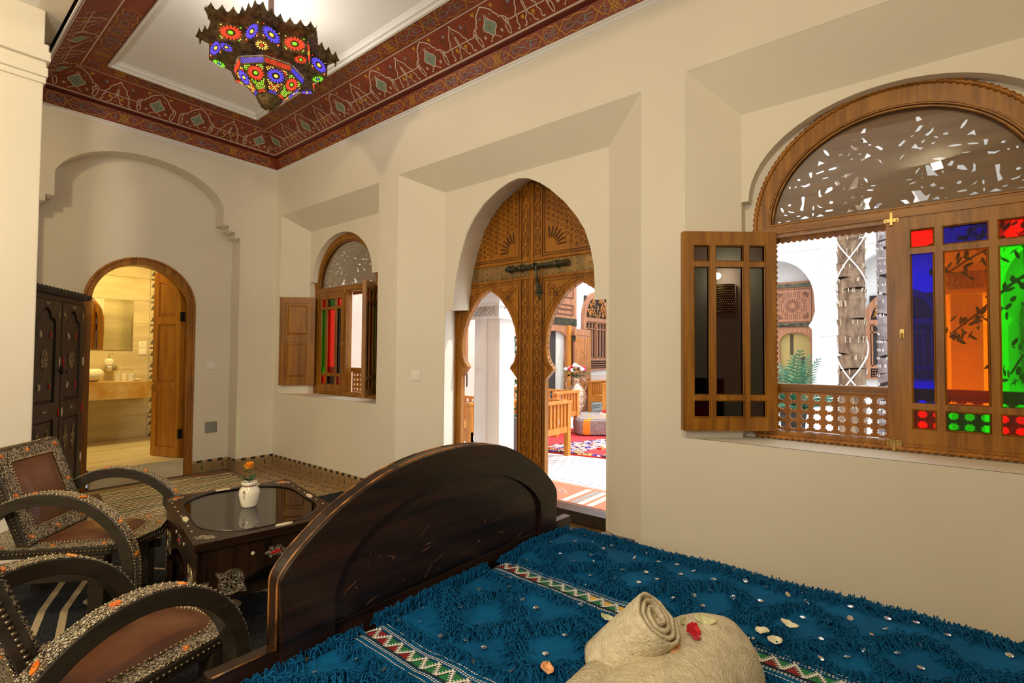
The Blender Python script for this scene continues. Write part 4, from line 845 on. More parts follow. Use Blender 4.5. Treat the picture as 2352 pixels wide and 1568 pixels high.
    studs(q, [(0, H, -.025), (.43, H, -.025)], .0075, .019, m=1); tag(q.build('edge_nails', ['stud_d', 'stud'], back, smooth=True), kind='stuff')
    for p in ((.036, .04), (.215, .036), (.395, .04), (.036, .25), (.395, .25), (.036, H-.04), (.20, H-.037), (.395, H-.037)): stone(B @ T(p[0], p[1], .003), back)
    # rear face: metal border, lozenge field with oval
    C = B @ T(0, 0, -.048) @ SCL(1, 1, -1); ip = [(.215, .06), (.365, .245), (.215, .43), (.065, .245)]
    MB(A @ C).plate(rect(.006, .424, .006, H-.006), [ip], 0, .004).build('rear_metal_border', 'metal', back)
    ov = [(.215+.062*cos(t), .245+.085*sin(t)) for t in [2*pi*i/24 for i in range(24)]]; MB(A @ C).prism(ov, 0, .004).build('oval_plaque', 'metal', back)
    q = MB(A @ C)
    for i in range(20):
        t = 2*pi*i/20; q.ball((.215+.092*cos(t)*(1-.18*abs(sin(2*t))), .245+.122*sin(t)*(1-.18*abs(sin(2*t))), .001), .005, 6, 4)
    lp = [(p[0], p[1], .003) for p in rect(.014, .416, .014, H-.014)]; studs(q, lp+[lp[0]], .005, .016); tag(q.build('rear_nails', 'stud', back, smooth=True), kind='stuff')
    for p in ((.04, .06), (.39, .06), (.04, H-.05), (.39, H-.05), (.39, .25), (.04, .25), (.215, .035)): stone(C @ T(p[0], p[1], .004), back, 1.1)
    # hoop arms
    for s, (a, b) in ((-1, (-.09, -.024)), (1, (.454, .52))):
        th = .052; out = [(xc+R*cos(radians(t)), zc+R*sin(radians(t))) for t in range(196, -1, -7)]; inn = [(xc+(R-th)*cos(radians(t)), zc+(R-th)*sin(radians(t))) for t in range(196, -1, -7)]
        leg_o = [(xc+R*cos(radians(0)), 0)]; leg_i = [(xc+R-th-.012, 0)]
        poly = out+leg_o+leg_i+inn[::-1]
        arm = MB(A @ T(0, b, 0) @ RX(pi/2)).prism(poly, 0, b-a).build('arm_hoop', 'arm', root, bevel=.003)
        q = MB(A); P = out+[(xc+R, zc-.10), (xc+R, .02)]; vs = []
        for i, p in enumerate(P):
            if i < len(out): d = Vector((p[0]-xc, 0, p[1]-zc)).normalized()
            else: d = Vector((1, 0, 0))
            for yy, e in ((a+.004, .0), (a+.004, .003), (b-.004, .003), (b-.004, 0)): vs.append((p[0]+d.x*e, yy, p[1]+d.z*e))
        q.add(vs, [(4*i+k, 4*i+k+1, 4*i+5+k, 4*i+4+k) for i in range(len(P)-1) for k in range(3)]); q.build('metal_band', 'metal', arm)
        q = MB(A)
        for yy in (a+.009, b-.009): studs(q, [(p[0]+(p[0]-xc)/R*.003, yy, p[1]+max(0, (p[1]-zc))/R*.003) for p in P], .0046, .0145)
        tag(q.build('band_nails', 'stud', arm, smooth=True), kind='stuff')
        for t in (128, 98, 68, 38, 12):
            c, d = cos(radians(t)), sin(radians(t)); stone(T(xc+(R+.003)*c, (a+b)/2, zc+(R+.003)*d) @ RY(pi/2-radians(t)), arm, 1.15)
    for px in (SF-.17, -.22):
        for py in (-.02, .385): MB(A).box(px-.035, px+.035, py, py+.065, 0, ZS-.046).build('leg', 'arm', root, bevel=.004)
    for py in (-.01, .40): MB(A).box(-.18, .36, py+.01, py+.04, .20, .25).build('stretcher', 'arm', root, bevel=.003)
    return root
armchair(2.600, -2.395, .852, 'studded armchair with brown leather back panel, before the dark wardrobe', .383, .258, SF=.455)
armchair(4.178, -2.515, 1.870, 'nearer studded armchair seen from behind, with a leather seat, beside the bed', .350, .285)
# ================================================================= LOW TABLE
tb = empty('coffee_table', (3.085, -1.605, 0), radians(-9.7), 'low dark wooden table with inset glass top and metal plaques, between armchairs and bed', 'table')
A = PW(tb); LX, LY, ZT = .465, .335, .485
gi = [(LX-.055-.17, -LY+.065), (LX-.075, -LY+.065+.13), (LX-.062, 0), (LX-.075, LY-.065-.13), (LX-.055-.17, LY-.065), (0, LY-.058), (-LX+.055+.17, LY-.065), (-LX+.075, LY-.065-.13), (-LX+.062, 0), (-LX+.075, -LY+.065+.13), (-LX+.055+.17, -LY+.065), (0, -LY+.058)]
gi = cat(gi, 5, True)
MB(A).plate(rect(-LX, LX, -LY, LY), [gi], ZT-.035, ZT).build('top_frame', 'ebony', tb, bevel=.005)
MB(A).prism([(x*1.012, y*1.012) for x, y in gi], ZT-.010, ZT-.004).build('glass_top', glass('table_glass', (.42, .44, .42), .16), tb)
MB(A).box(-LX+.04, LX-.04, -LY+.04, LY-.04, .20, .215).build('lower_shelf', 'ebony', tb)
q = MB(A); q.tube([(x, y, ZT+.001) for x, y in gi], .003, 5, closed=True); q.build('glass_bead', 'ebony', tb)
def apron(M_, L, name='side_panel'):
    h = ZT-.035; ar = [(-L+.085, 0), (-L+.085, .16)]+cat([(-L+.085, .16), (-L*.62, .235), (-L*.25, .300), (0, .315), (L*.25, .300), (L*.62, .235), (L-.085, .16)], 4)[1:-1]+[(L-.085, .16), (L-.085, 0)]
    return MB(A @ M_).prism([(-L, 0)]+ar+[(L, 0), (L, h), (-L, h)], -.022, 0).build(name, 'ebonyz', tb, bevel=.003)
XF = Matrix(((1, 0, 0, 0), (0, 0, -1, 0), (0, 1, 0, 0), (0, 0, 0, 1)))   # u along x, v up, w towards -y
f1 = apron(T(0, -LY+.018, 0) @ XF, LX-.018); f2 = apron(RZ(pi) @ T(0, -LY+.018, 0) @ XF, LX-.018)
s1 = apron(RZ(pi/2) @ T(0, -LX+.018, 0) @ XF, LY-.018); s2 = apron(RZ(-pi/2) @ T(0, -LX+.018, 0) @ XF, LY-.018)
def plaque(parent, M_, out, name='filigree_plaque', stone=None, holes=(), mat='metal_f', th=.003):
    o = MB(A @ M_ if parent is not None else M_).plate(out, holes, 0, th).build(name, mat, parent)
    if stone: q = MB(A @ M_); q.prism(cat(lens(0, 0, stone[0], stone[1], stone[2]), 2, True), th, th+.005); q.build('stone', stone[3], o)
    return o
def leaf4(a, b, k=4, e=.22, n=40, r=0): return [(a*(1+e*cos(k*t))*cos(t+r), b*(1+e*cos(k*t))*sin(t+r)) for t in [2*pi*i/n for i in range(n)]]
# ogee medallion and little stone plaques on the side towards the bed and on the end panels
def medal(parent, M_, s=1):
    o = cat([(-.062, .052), (-.048, .018), (-.052, -.01), (-.035, -.04), (-.005, -.055), (.03, -.048), (.062, -.055), (.050, -.018), (.052, .012), (.035, .042), (.004, .055), (-.03, .045)], 4, True); o = [(x*s, y*s) for x, y in o]
    hs = [[(p[0]*s*.92, p[1]*s*.92) for p in lens(.024*cos(a), .024*sin(a), .026, .010, a)] for a in [2*pi*k/8 for k in range(8)]]+[[(p[0]*s, p[1]*s) for p in lens(.041*cos(a)*1.0, .039*sin(a), .012, .007, a)] for a in (.2, 1.0, 1.8, 2.6, 3.4, 4.2, 5.0, 5.8)]
    m = plaque(parent, M_, o, holes=hs, mat='metal'); q = MB(A @ M_); q.tube([(x, y, .003) for x, y in o], .0028, 5, closed=True); q.ball((0, 0, .004), .005, 8, 5); q.build('rim', 'stud', m); return m
for par, Mf, L in ((s1, RZ(pi/2) @ T(0, -LX+.018, 0) @ XF, LY), (s2, RZ(-pi/2) @ T(0, -LX+.018, 0) @ XF, LY), (f1, T(0, -LY+.018, 0) @ XF, LX)):
    medal(par, Mf @ T(-L+.15, .285, 0)); medal(par, Mf @ T(L-.15, .285, 0))
    plaque(par, Mf @ T(0, .375, 0), leaf4(.042, .026, 6, .16), stone=(.048, .012, .15, 'stone_r'))
    plaque(par, Mf @ T(-L+.045, .18, 0), rect(-.016, .016, -.11, .13), 'leg_strip', mat='metal'); plaque(par, Mf @ T(L-.045, .18, 0), rect(-.016, .016, -.11, .13), 'leg_strip', mat='metal')
    for u in (-.10, .12): plaque(par, Mf @ T(u, .39, 0), leaf4(.008, .008, 4, 0, 10), 'small_boss', mat='bone')
for (u, v, a, kind) in ((LX-.075, -LY+.055, .9, 1), (-LX+.075, -LY+.055, -.9, 0), (-LX+.075, LY-.055, .9, 0), (LX-.075, LY-.055, -.9, 0)):
    plaque(tb, T(u, v, ZT) @ RZ(a), leaf4(.045, .022, 6, .18), 'corner_plaque', stone=None if kind else (.040, .011, 0, 'stone_o'), mat='metal')
for (u, v, a) in ((.05, -LY+.032, 0), (.02, LY-.032, 0), (LX-.034, .04, pi/2), (-LX+.034, -.04, pi/2), (-LX+.034, .12, pi/2)):
    plaque(tb, T(u, v, ZT) @ RZ(a), leaf4(.036, .013, 2, .1), 'bone_inlay', mat='bone', th=.005)
for k in range(16):
    u, v = ((-.36+.048*k), -LY+.025) if k % 2 else ((-.36+.048*k), LY-.028); plaque(tb, T(u, v, ZT), leaf4(.006, .004, 2, 0, 8), 'small_inlay', mat='bone', th=.002)
# vase with a rose
vx, vy = 3.155, -1.625
vx, vy = 3.080, -1.61; V = T(vx, vy, ZT-.0035)
q = MB(V); q.lathe([(0, 0), (.034, 0), (.038, .006), (.047, .045), (.051, .072), (.047, .092), (.034, .108), (.033, .114), (.039, .117), (.040, .128), (.037, .131), (.034, .128), (.030, .112), (.040, .08), (.03, .02), (0, .015)], 36)
vase = tag(q.build('vase', 'cer', smooth=True, origin=(vx, vy, ZT-.003)), 'small cream glazed vase on the glass table top', 'vase')
q = MB(V); q.lathe([(.0340, .107), (.0352, .110), (.0340, .113)], 36); q.build('brown_ring', 'cer_r', vase, smooth=True)
q = MB(V @ RZ(-.95)); va = lambda u, v: ((.0515-.0006*abs(v-.07)*100)*cos(u/.05), (.0515-.0006*abs(v-.07)*100)*sin(u/.05), v)
ribbon(q, cat([(0, .085), (-.004, .072), (.002, .06), (-.003, .05)], 3), .0016, va, 0); ribbon(q, cat([(.003, .085), (.006, .07), (0, .058), (.008, .05)], 3), .0016, va, 1); ribbon(q, cat([(-.008, .080), (0, .086), (.009, .080)], 3), .003, va, 1); blob(q, lens(0, .091, .009, .006), va, 0)
q.build('painted_motif', ['green_d', 'cer_r'], vase)
rz_ = empty('rose', (vx-.004, vy, ZT+.10), 0, 'single orange-yellow rose standing in the cream vase', 'flower'); A = PW(rz_)
q = MB(A); q.tube([(.0, 0, 0), (.002, 0, .06), (-.004, 0, .10)], .0026, 6); q.build('stem', 'stem', rz_)
for k in range(11):
    a = k*2.4; rr = .004+.0016*k; hgt = .036-.0011*k; q = MB(A @ T(-.004, 0, .098) @ RZ(a)); vs = []
    for i in range(6):
        for j in range(5):
            v = i/5; w = (j/4-.5)*2; vs.append((rr*(.45+.75*v)+.004*v*v*(k/11), w*rr*1.05*(.5+.6*v*(1.3-v)), hgt*v-.004*w*w))
    q.add(vs, [(i*5+j, i*5+j+1, (i+1)*5+j+1, (i+1)*5+j) for i in range(5) for j in range(4)]); q.build('petal', 'rose_y', rz_, smooth=True)
for k in range(4): q = MB(A @ T(-.004, 0, .098) @ RZ(k*1.57) @ RY(.5)); q.prism(lens(.012, 0, .03, .007, 0), 0, .0008); q.build('sepal', 'leaf_d', rz_)
for k, (a, l) in enumerate(((.4, .05), (2.2, .055), (3.9, .05), (5.2, .045))):
    q = MB(A @ T(0, 0, .03) @ RZ(a) @ RY(-.5)); L = lens(l*.5, 0, l, l*.62, 0, 12); q.add([(x, y, .004*sin(x*60)-abs(y)*.25) for x, y in L]+[(l*.5, 0, .004)], [(i, (i+1) % 12, 12) for i in range(12)]); q.build('leaf', 'leaf_d', rz_, smooth=True)
# ================================================================= WARDROBE
wa_ = atan2(.53, -.85)
wd = empty('wardrobe', (1.048, -2.302, 0), wa_, 'tall dark wooden wardrobe with silver plaques in the corner by the pier', 'wardrobe')
# local x runs along the front towards the bathroom door, local y points behind; front faces -y
A = PW(wd); FR = A @ Matrix(((1, 0, 0, 0), (0, 0, 1, 0), (0, 1, 0, 0), (0, 0, 0, 1)))   # u,v on the front, w into the cabinet
q = MB(A); q.box(.0, .99, .03, .28, .08, 1.745); q.build('carcass', 'ebony_w', wd)
q = MB(A); q.box(0, .99, .0, .03, 1.70, 1.75); q.box(0, .13, 0, .04, .0, 1.70); q.box(.968, .995, 0, .04, 0, 1.70); q.box(.575, .585, .004, .04, .1, 1.70); q.box(0, .99, 0, .04, .06, .12); q.build('face_frame', 'ebony_w', wd, bevel=.003)
q = MB(A); rope(q, [(x, -.012, 1.772) for x in (-.03, .5, 1.03)], .026, pitch=.055); q.box(-.025, 1.015, -.01, .26, 1.748, 1.775); q.build('rope_cornice', 'ebony_w', wd, smooth=True, auto=True)
for (a, b, pa, pb) in ((.133, .573, .215, .495), (.587, .966, .632, .892)):
    m_ = (pa+pb)/2; w_ = (pb-pa)/2
    up = [(pa, .905), (pb, .905), (pb, 1.52)]+cat([(pb, 1.52), (pb-.02, 1.555), (m_+w_*.55, 1.565), (m_+w_*.38, 1.615), (m_, 1.64), (m_-w_*.38, 1.615), (m_-w_*.55, 1.565), (pa+.02, 1.555), (pa, 1.52)], 4)[1:]
    lo_ = rect(pa, pb, .18, .775)
    dr = MB(FR).plate(rect(a, b, .12, 1.695), [up, lo_], -.018, .010).build('door', 'ebony_w', wd, bevel=.004)
    for p in (up, lo_):
        cx = sum(x for x, _ in p)/len(p); cz = (min(z for _, z in p)+max(z for _, z in p))/2
        q = MB(FR); q.prism(p, .0, .008); q.prism([(cx+(x-cx)*.93, cz+(z-cz)*.965) for x, z in p], .0, -.010, None, 0, [(cx+(x-cx)*.84, cz+(z-cz)*.93) for x, z in p]); q.build('panel', 'ebony_w', dr, bevel=.002)
    def pq(u, v, out, stone=None, name='silver_plaque', th=-.003, z0=-.0105):
        o = MB(FR @ T(u, v, z0)).prism(out, 0, th).build(name, 'metal_f' if name != 'bone_boss' else 'bone', dr)
        if stone: q = MB(FR @ T(u, v, z0+th)); q.prism(cat(lens(0, 0, stone[0], stone[1], stone[2]), 2, True), 0, -.006); q.build('stone', stone[3], o)
    pq(m_, 1.236, leaf4(.047, .078, 10, .09, 60))
    for (su, v, st_, an) in ((-.5, 1.43, 'bone', 1.8), (.5, 1.43, 'stone_r', 1.2), (-.5, 1.03, 'bone', 1.3), (.5, 1.03, 'stone_r', 1.8)): pq(m_+su*w_, v, leaf4(.020, .034, 6, .14), (.05, .014, an, st_))
    for u in (a+.035, b-.035): pq(u, 1.60, leaf4(.022, .030, 4, .18), z0=-.0185)
    pq(m_, 1.667, leaf4(.028, .012, 2, .1), (.03, .008, 0, 'bone'), z0=-.0185); pq(m_, .842, leaf4(.030, .014, 4, .12), (.02, .006, 0, 'bone'), z0=-.0185)
    wing = cat([(0, -.10), (.022, -.07), (.038, -.01), (.030, .03), (.028, .075), (.006, .11), (-.004, .06), (-.022, .03), (-.026, -.03), (-.014, -.08)], 3, True)
    pq(m_+.055, .60, wing); pq(m_-.055, .60, [(-x, y) for x, y in wing])
    for v, st_ in ((1.22, 'stone_r'), (.82, 'bone'), (.40, 'stone_r')):
        for u in (a+.022, b-.02): q = MB(FR @ T(u, v, -.0185)); q.prism(cat(lens(0, 0, .075, .016, pi/2), 2, True), 0, -.006); q.build('stone', st_ if u < m_ else {'stone_r': 'bone', 'bone': 'stone_r'}[st_], dr)
q = MB(FR @ T(.595, 1.15, -.02)); q.prism(leaf4(.03, .022, 4, .3), 0, -.006); q.box(-.045, .045, -.006, .006, -.006, -.022); q.tube([(.03, 0, -.02), (.03, -.03, -.03)], .006, 6); q.build('iron_latch', 'black', wd)
for v in (1.45, .9): q = MB(FR @ T(.055, v, -.001)); q.prism(leaf4(.016, .04, 4, .1), 0, -.003); q.prism(cat(lens(0, 0, .05, .012, pi/2), 2, True), -.003, -.008, m=1); q.build('silver_plaque', ['metal_f', 'stone_r'], wd)
q = MB(FR @ T(.968, 1.7, -.01)); q.prism(leaf4(.02, .01, 2, .1), 0, -.004); q.build('silver_plaque', 'metal_f', wd)
# ================================================================= STRIPED RUNNER
ru = empty('runner_rug', (.1, -1.1, 0), 0, 'cream and dark brown striped wool runner by the bathroom door', 'rug'); rr_ = random.Random(9)
x = .02; k = 0
seq = ['wool_dk', 'wool_lt']
while x < 1.12:
    w_ = .030 if k % 2 else .020; mt = 'wool_dk' if k % 2 == 0 else ('wool_gn' if k % 14 == 5 else 'wool_or' if k % 16 == 9 else 'wool_lt')
    q = MB(); vs = []; n = 26; yr, yl = -.50-.05*x+rr_.uniform(-.012, .012), -1.60-.12*x
    for i in range(n+1):
        y = yr+(yl-yr)*i/n; h = .010*(.6+.5*noise.noise(Vector((x*14, y*9, 2)))); wob = .010*noise.noise(Vector((x*3, y*3.5, 7)))
        for c, zz in ((0, .001), (.22, h*.9), (.5, h*1.25), (.78, h*.9), (1, .001)): vs.append((x+c*w_+wob, y, .0015+zz))
    q.add(vs, [(5*i+j, 5*i+j+1, 5*i+6+j, 5*i+5+j) for i in range(n) for j in range(4)]); q.build('stripe', mt, ru, smooth=True); x += w_; k += 1
q = MB(); q.box(.02, x, -1.69, -.545, .0006, .002); q.build('backing', 'wool_dk', ru)
q = MB()
for i in range(90):
    y = -.60-i*.0118; q.tube([(x-.01, y, .008), (x+.02, y+rr_.uniform(-.01, .01), .012), (x+.055, y+rr_.uniform(-.015, .015), .004)], .0022, 4)
tag(q.build('fringe', 'wool_lt', ru), kind='stuff')
# ================================================================= BLACK CARPET
cp = empty('carpet', (2.9, -1.2, 0), 0, 'large black carpet with beige scroll pattern under the table and armchairs', 'rug')
co = [(1.60, -2.62), (1.60, -.42), (1.72, -.10), (1.80, -.10), (4.9, -.10), (4.9, -2.62)]
MB().prism([(1.57, -2.25), (1.66, -.13), (4.5, -.13), (4.5, -2.75), (1.57, -2.75)], .0005, .010).build('pile', 'carpet', cp)
q = MB(); cf = lambda u, v: (u, v, .0112)
for base, ang, mi in (((2.98, -1.50), .3, 1), ((3.3, -1.15), 1.2, -1), ((2.10, -.42), 2.4, 1), ((1.95, -.85), 2.0, -1), ((2.55, -.55), .2, 1), ((3.35, -1.95), -1.2, 1), ((3.05, -1.72), -.6, -1), ((2.25, -1.35), .8, 1), ((2.6, -2.1), 2.9, -1)):
    for k in range(6):
        a = ang+mi*(k-2.5)*.52; L = .17-.012*abs(k-2.5)*2
        pts = cat([(base[0], base[1]), (base[0]+L*.5*cos(a), base[1]+L*.5*sin(a)), (base[0]+L*cos(a+.45*mi), base[1]+L*sin(a+.45*mi)), (base[0]+L*.95*cos(a+.75*mi), base[1]+L*.95*sin(a+.75*mi))], 5)
        ribbon(q, pts, .042, cf, 0, taper=True)
    ribbon(q, cat([(base[0]-.18*cos(ang), base[1]-.18*sin(ang)), (base[0]-.05, base[1]+.03), base, (base[0]+.12*cos(ang), base[1]+.10*sin(ang))], 5), .022, cf, 0)
for pts in ([(1.63, -1.93), (1.61, -1.99), (2.47, -2.33), (2.8, -2.42)], [(1.63, -1.85), (1.72, -1.90), (2.55, -2.26), (2.9, -2.34)]): ribbon(q, pts, .030, cf, 0)
ribbon(q, [(1.80, -1.99), (1.74, -1.95), (2.0, -1.75)], .016, cf, 0)
ribbon(q, [(2.05, -2.0), (2.45, -1.72), (2.75, -1.55)], .022, cf, 0); ribbon(q, cat([(2.0, -.30), (2.1, -.36), (2.25, -.34), (2.4, -.42)], 4), .02, cf, 0)
tag(q.build('scroll_pattern', 'carpet_l', cp), kind='stuff')
# ================================================================= BED
bed = empty('bed', (5.6, -1.58, 0), 0, 'dark stained wooden bed with an arched footboard, under a blue blanket', 'bed'); FX = 4.60
fa = [(-2.207, .545), (-2.207, .70)]+cat([(-2.207, .70), (-2.198, .735), (-2.142, .792), (-2.031, .868), (-1.869, .935), (-1.68, .968), (-1.48, .968), (-1.29, .932), (-1.12, .846), (-1.02, .772), (-.962, .712), (-.950, .672)], 4)[1:]+[(-.950, .545)]
MB(WB).prism(fa, FX-.045, FX).build('footboard', 'ebony', bed, bevel=.005)
fi_ = [(-2.05, .56)]+cat([(-2.05, .56), (-2.045, .66), (-1.97, .76), (-1.82, .835), (-1.64, .868), (-1.46, .862), (-1.28, .815), (-1.15, .745), (-1.085, .68), (-1.072, .63), (-1.070, .56)], 4)[1:]
o2 = [(y, z) for y, z in fa]
MB(WB).plate([(-2.200, .30), (-2.200, .55)]+fa[1:-1]+[(-.957, .55), (-.957, .30)], [[(-2.05, .34)]+fi_[1:-1]+[(-1.07, .34)]], FX, FX+.016).build('raised_border', 'ebony', bed, bevel=.004)
MB(WB).prism([(-2.36, .12), (-2.36, .548), (-.806, .548), (-.806, .12)], FX-.043, FX-.002).build('lower_board', 'ebony', bed, bevel=.004)
q = MB(WB)
for y in (-2.13, -1.0): q.lathe([(0, FX+.022), (.008, FX+.021), (.011, FX+.016)], 12, T(y, .49, 0))
q.build('brass_bolt', 'brass', bed)
q = MB(WB); q.tube([(y, z, FX-.001) for y, z in fa], .0035, 6); q.tube([(y, z, FX-.044) for y, z in fa], .003, 6); q.tube([(-2.355, .546, FX-.004), (-2.21, .546, FX-.004)], .003, 6); q.tube([(-.95, .546, FX-.004), (-.81, .546, FX-.004)], .003, 6); q.build('worn_edge', 'worn', bed, smooth=True)
q = MB(WB); rs = random.Random(4)
for k in range(46):
    y, z = rs.uniform(-2.0, -1.15), rs.uniform(.56, .80); a = rs.uniform(-.5, .9); L = rs.choice((.004, .006, .05, .012))
    if ((y+1.56)/.46)**2+((z-.55)/.30)**2 < 1: q.prism(lens(y, z, L, .0012 if L > .02 else L*.5, a, 6), FX, FX+.0006)
tag(q.build('scratches', 'worn', bed), kind='stuff')
for y in (-2.34, -.86): MB().box(FX-.05, FX+.02, y, y+.05, 0, .16).build('leg', 'ebonyz', bed, bevel=.003)
MB().box(FX, 6.75, -2.345, -2.31, .26, .47).build('side_rail', 'ebony', bed, bevel=.003); MB().box(FX, 6.75, -.875, -.84, .26, .47).build('side_rail', 'ebony', bed, bevel=.003)
MB().box(FX+.14, FX+.30, -.79, -.755, .0, .49).build('side_post', 'ebonyz', bed, bevel=.003)
MB().box(6.74, 6.80, -2.36, -.82, 0, 1.1).build('headboard', 'ebony', bed, bevel=.005)
MB().box(FX+.03, 6.73, -2.30, -.885, .28, .485).build('mattress', 'towel', bed, bevel=.04)
# ---- blanket
XB0, XB1, YB0, YB1 = 4.632, 6.72, -2.43, -.862
def bz(x, y):
    z = .512+.014*noise.noise(Vector((x*3.1, y*3.3, 1.7)))+.006*noise.noise(Vector((x*9, y*8, 4)))+.0025*noise.noise(Vector((x*24, y*22, 9)))
    e = y-(YB1-.055)
    if e > 0: z -= (e/.055)**2*.05
    e = (YB0+.14)-y
    if e > 0: z -= (e/.14)**1.5*.30
    e = (XB0+.04)-x
    if e > 0: z -= (e/.04)**2*.018
    return z
bk = empty('blanket', (5.6, -1.6, .5), 0, 'petrol blue woven blanket with sequins, fringe tufts and embroidered bands', 'blanket')
nx, ny = 210, 150; q = MB(); vs = []
for i in range(nx+1):
    for j in range(ny+1):
        x = XB0+(XB1-XB0)*i/nx; y = YB0+(YB1-YB0)*j/ny; vs.append((x, y, bz(x, y)))
q.v = [Vector(v) for v in vs]; q.f = [(i*(ny+1)+j, (i+1)*(ny+1)+j, (i+1)*(ny+1)+j+1, i*(ny+1)+j+1) for i in range(nx) for j in range(ny)]; q.m = [0]*len(q.f)
q.build('cloth', 'teal_cloth', bk, smooth=True, recalc=False)
MB().box(XB0+.1, XB1, YB1-.03, YB1-.012, .30, .49).build('hem', 'teal_cloth', bk)
S1, S2 = -1.395, -1.965     # centre lines of the two embroidered bands
rf = random.Random(11); fr = MB()
def strand(x, y, ax, ay, L, up=.010, r=.00165):
    z = bz(min(max(x, XB0), XB1), min(max(y, YB0), YB1-.02)); p = []; a = atan2(ay, ax)+rf.gauss(0, .6); bend = rf.gauss(0, 1.3)
    X, Y = x, y
    for k in range(5):
        t = k/4; p.append((X, Y, z+.002+up*sin(pi*min(1, t*1.15))*rf.uniform(.7, 1.3)+(.0 if k < 4 else -.001))); X += cos(a)*L/4; Y += sin(a)*L/4; a += bend/4
    fr.tube(p, r, 3, cap=False)
def row(pts, ax, ay, dens, L=.050, up=.016, spread=.008):
    for a, b in zip(pts, pts[1:]):
        l = hypot(b[0]-a[0], b[1]-a[1]); n = int(l*dens)
        for i in range(n):
            t = rf.random(); x = a[0]+(b[0]-a[0])*t+rf.gauss(0, spread); y = a[1]+(b[1]-a[1])*t+rf.gauss(0, spread)
            if x < XB0 or x > 6.55 or y < -2.38: continue
            strand(x, y, ax+rf.gauss(0, .15), ay, L*rf.uniform(.7, 1.25), up)
def zig(y0, amp, per, ph, x0=XB0, x1=6.5, n=60):
    out = []
    for i in range(n+1):
        x = x0+(x1-x0)*i/n; t = ((x-x0)/per+ph) % 1; tri = 4*abs(t-.5)-1; out.append((x, y0+amp*tri+.016*sin(x*17+ph*9)+.012*sin(x*41)))
    return out
for y0, amp in (((S1+S2)/2, .155), (S1+.245, .14), (S2-.245, .14)):
    row(zig(y0, amp, .52, .12), .5, -1, 640); row(zig(y0, amp, .52, .62), .5, -1, 640)
for y0 in (S1+.075, S1-.075, S2+.075, S2-.085): row([(XB0+.1*0, y0), (5.1, y0+.01), (5.6, y0-.006), (6.5, y0)], .2, -1 if y0 < S1 or 1 else 1, 330, .038)
row([(XB0, YB1-.02), (5.2, YB1-.012), (6.5, YB1-.016)], .3, .9, 900, .04, .022, .008); row([(XB0, YB1-.05), (6.5, YB1-.05)], .4, -.8, 420, .045, .014, .010)
row([(XB0+.012, -2.36), (XB0+.012, -1.99), ], -.9, .1, 420, .04, .018); row([(XB0+.012, -1.93), (XB0+.012, -1.45)], -.6, .2, 800, .034, .030); row([(XB0+.012, -1.36), (XB0+.012, YB1-.04)], -.6, .1, 620, .035, .024)
tag(fr.build('fringe_tufts', 'strand', bk, recalc=False), kind='stuff')
# embroidered bands
for sy in (S1, S2):
    col = ['gold_yarn', 'gold_yarn', 'red_yarn', 'red_yarn', 'red_yarn', 'green_yarn', 'green_yarn', 'green_yarn']
    bf = lambda u, v, h=.003: (u, sy+v+.004*sin(u*6), bz(u, sy+v)+h)
    mb = MB(); x = XB0+.02; k = 0; n = 0
    stm = ['white_yarn', 'gold_yarn', 'red_yarn', 'green_yarn', 'black_yarn']
    bgq = MB()
    while x < 6.4:
        d = .050; c = {'gold_yarn': 1, 'red_yarn': 2, 'green_yarn': 3}[col[(k//2+3) % 8]]; c2 = {'gold_yarn': 1, 'red_yarn': 2, 'green_yarn': 3}[col[(k//2+4) % 8]]
        ribbon(bgq, [(x, 0), (x+d/2, 0), (x+d, 0)], .046, lambda u, v: bf(u, v, .0022), 4)
        bgq.add([bf(*p, .004) for p in ((x+.008, -.018), (x+d-.008, -.018), (x+d/2, .010))], [(0, 1, 2)], None, c); bgq.add([bf(*p, .004) for p in ((x-d/2+.008, .018), (x+d/2-.008, .018), (x, -.010))], [(0, 1, 2)], None, c2)
        for s in (0, 1):   # stitched zigzag
            a, b = ((x, -.021), (x+d/2, .020)) if s == 0 else ((x+d/2, .020), (x+d, -.021))
            for i in range(6):
                t = (i+.5)/6; px, py = a[0]+(b[0]-a[0])*t, a[1]+(b[1]-a[1])*t
                ribbon(bgq, [(px-.006, py-.004), (px+.006, py+.004)], .0030, lambda u, v: bf(u, v, .0055), 0); ribbon(bgq, [(px-.005, py+.006), (px+.005, py-.003)], .0026, lambda u, v: bf(u, v, .006), 0)
        x += d; k += 1
    x = XB0+.01
    while x < 6.4:
        for v in (-.030, -.036, .030, .036, .050, -.052): ribbon(bgq, [(x, v), (x+.0055, v+.0005)], .0030, lambda u, w: bf(u, w, .0032), 0)
        x += .0085
    tag(bgq.build('embroidered_band', stm, bk, recalc=False), kind='stuff')
# sequins
sq = MB(); sq.lathe([(.0024, 0), (.0078, .0004), (.0086, .0014), (.0078, .0010), (.0024, .0004)], 12); sqm = unlinked(sq, 'sequin', 'sequin', True)
rq = random.Random(21); pts = []; tries = 0
while len(pts) < 215 and tries < 9000:
    tries += 1; x, y = rq.uniform(4.68, 6.35), rq.uniform(-2.3, -.93)
    if min(abs(y-S1), abs(y-S2)) < .07 or any(hypot(x-a, y-b) < .062 for a, b in pts): continue
    pts.append((x, y)); inst('sequin', sqm, bk, T(x, y, bz(x, y)+.0075) @ RZ(rq.uniform(0, 6.28)) @ RX(rq.gauss(0, .35)))
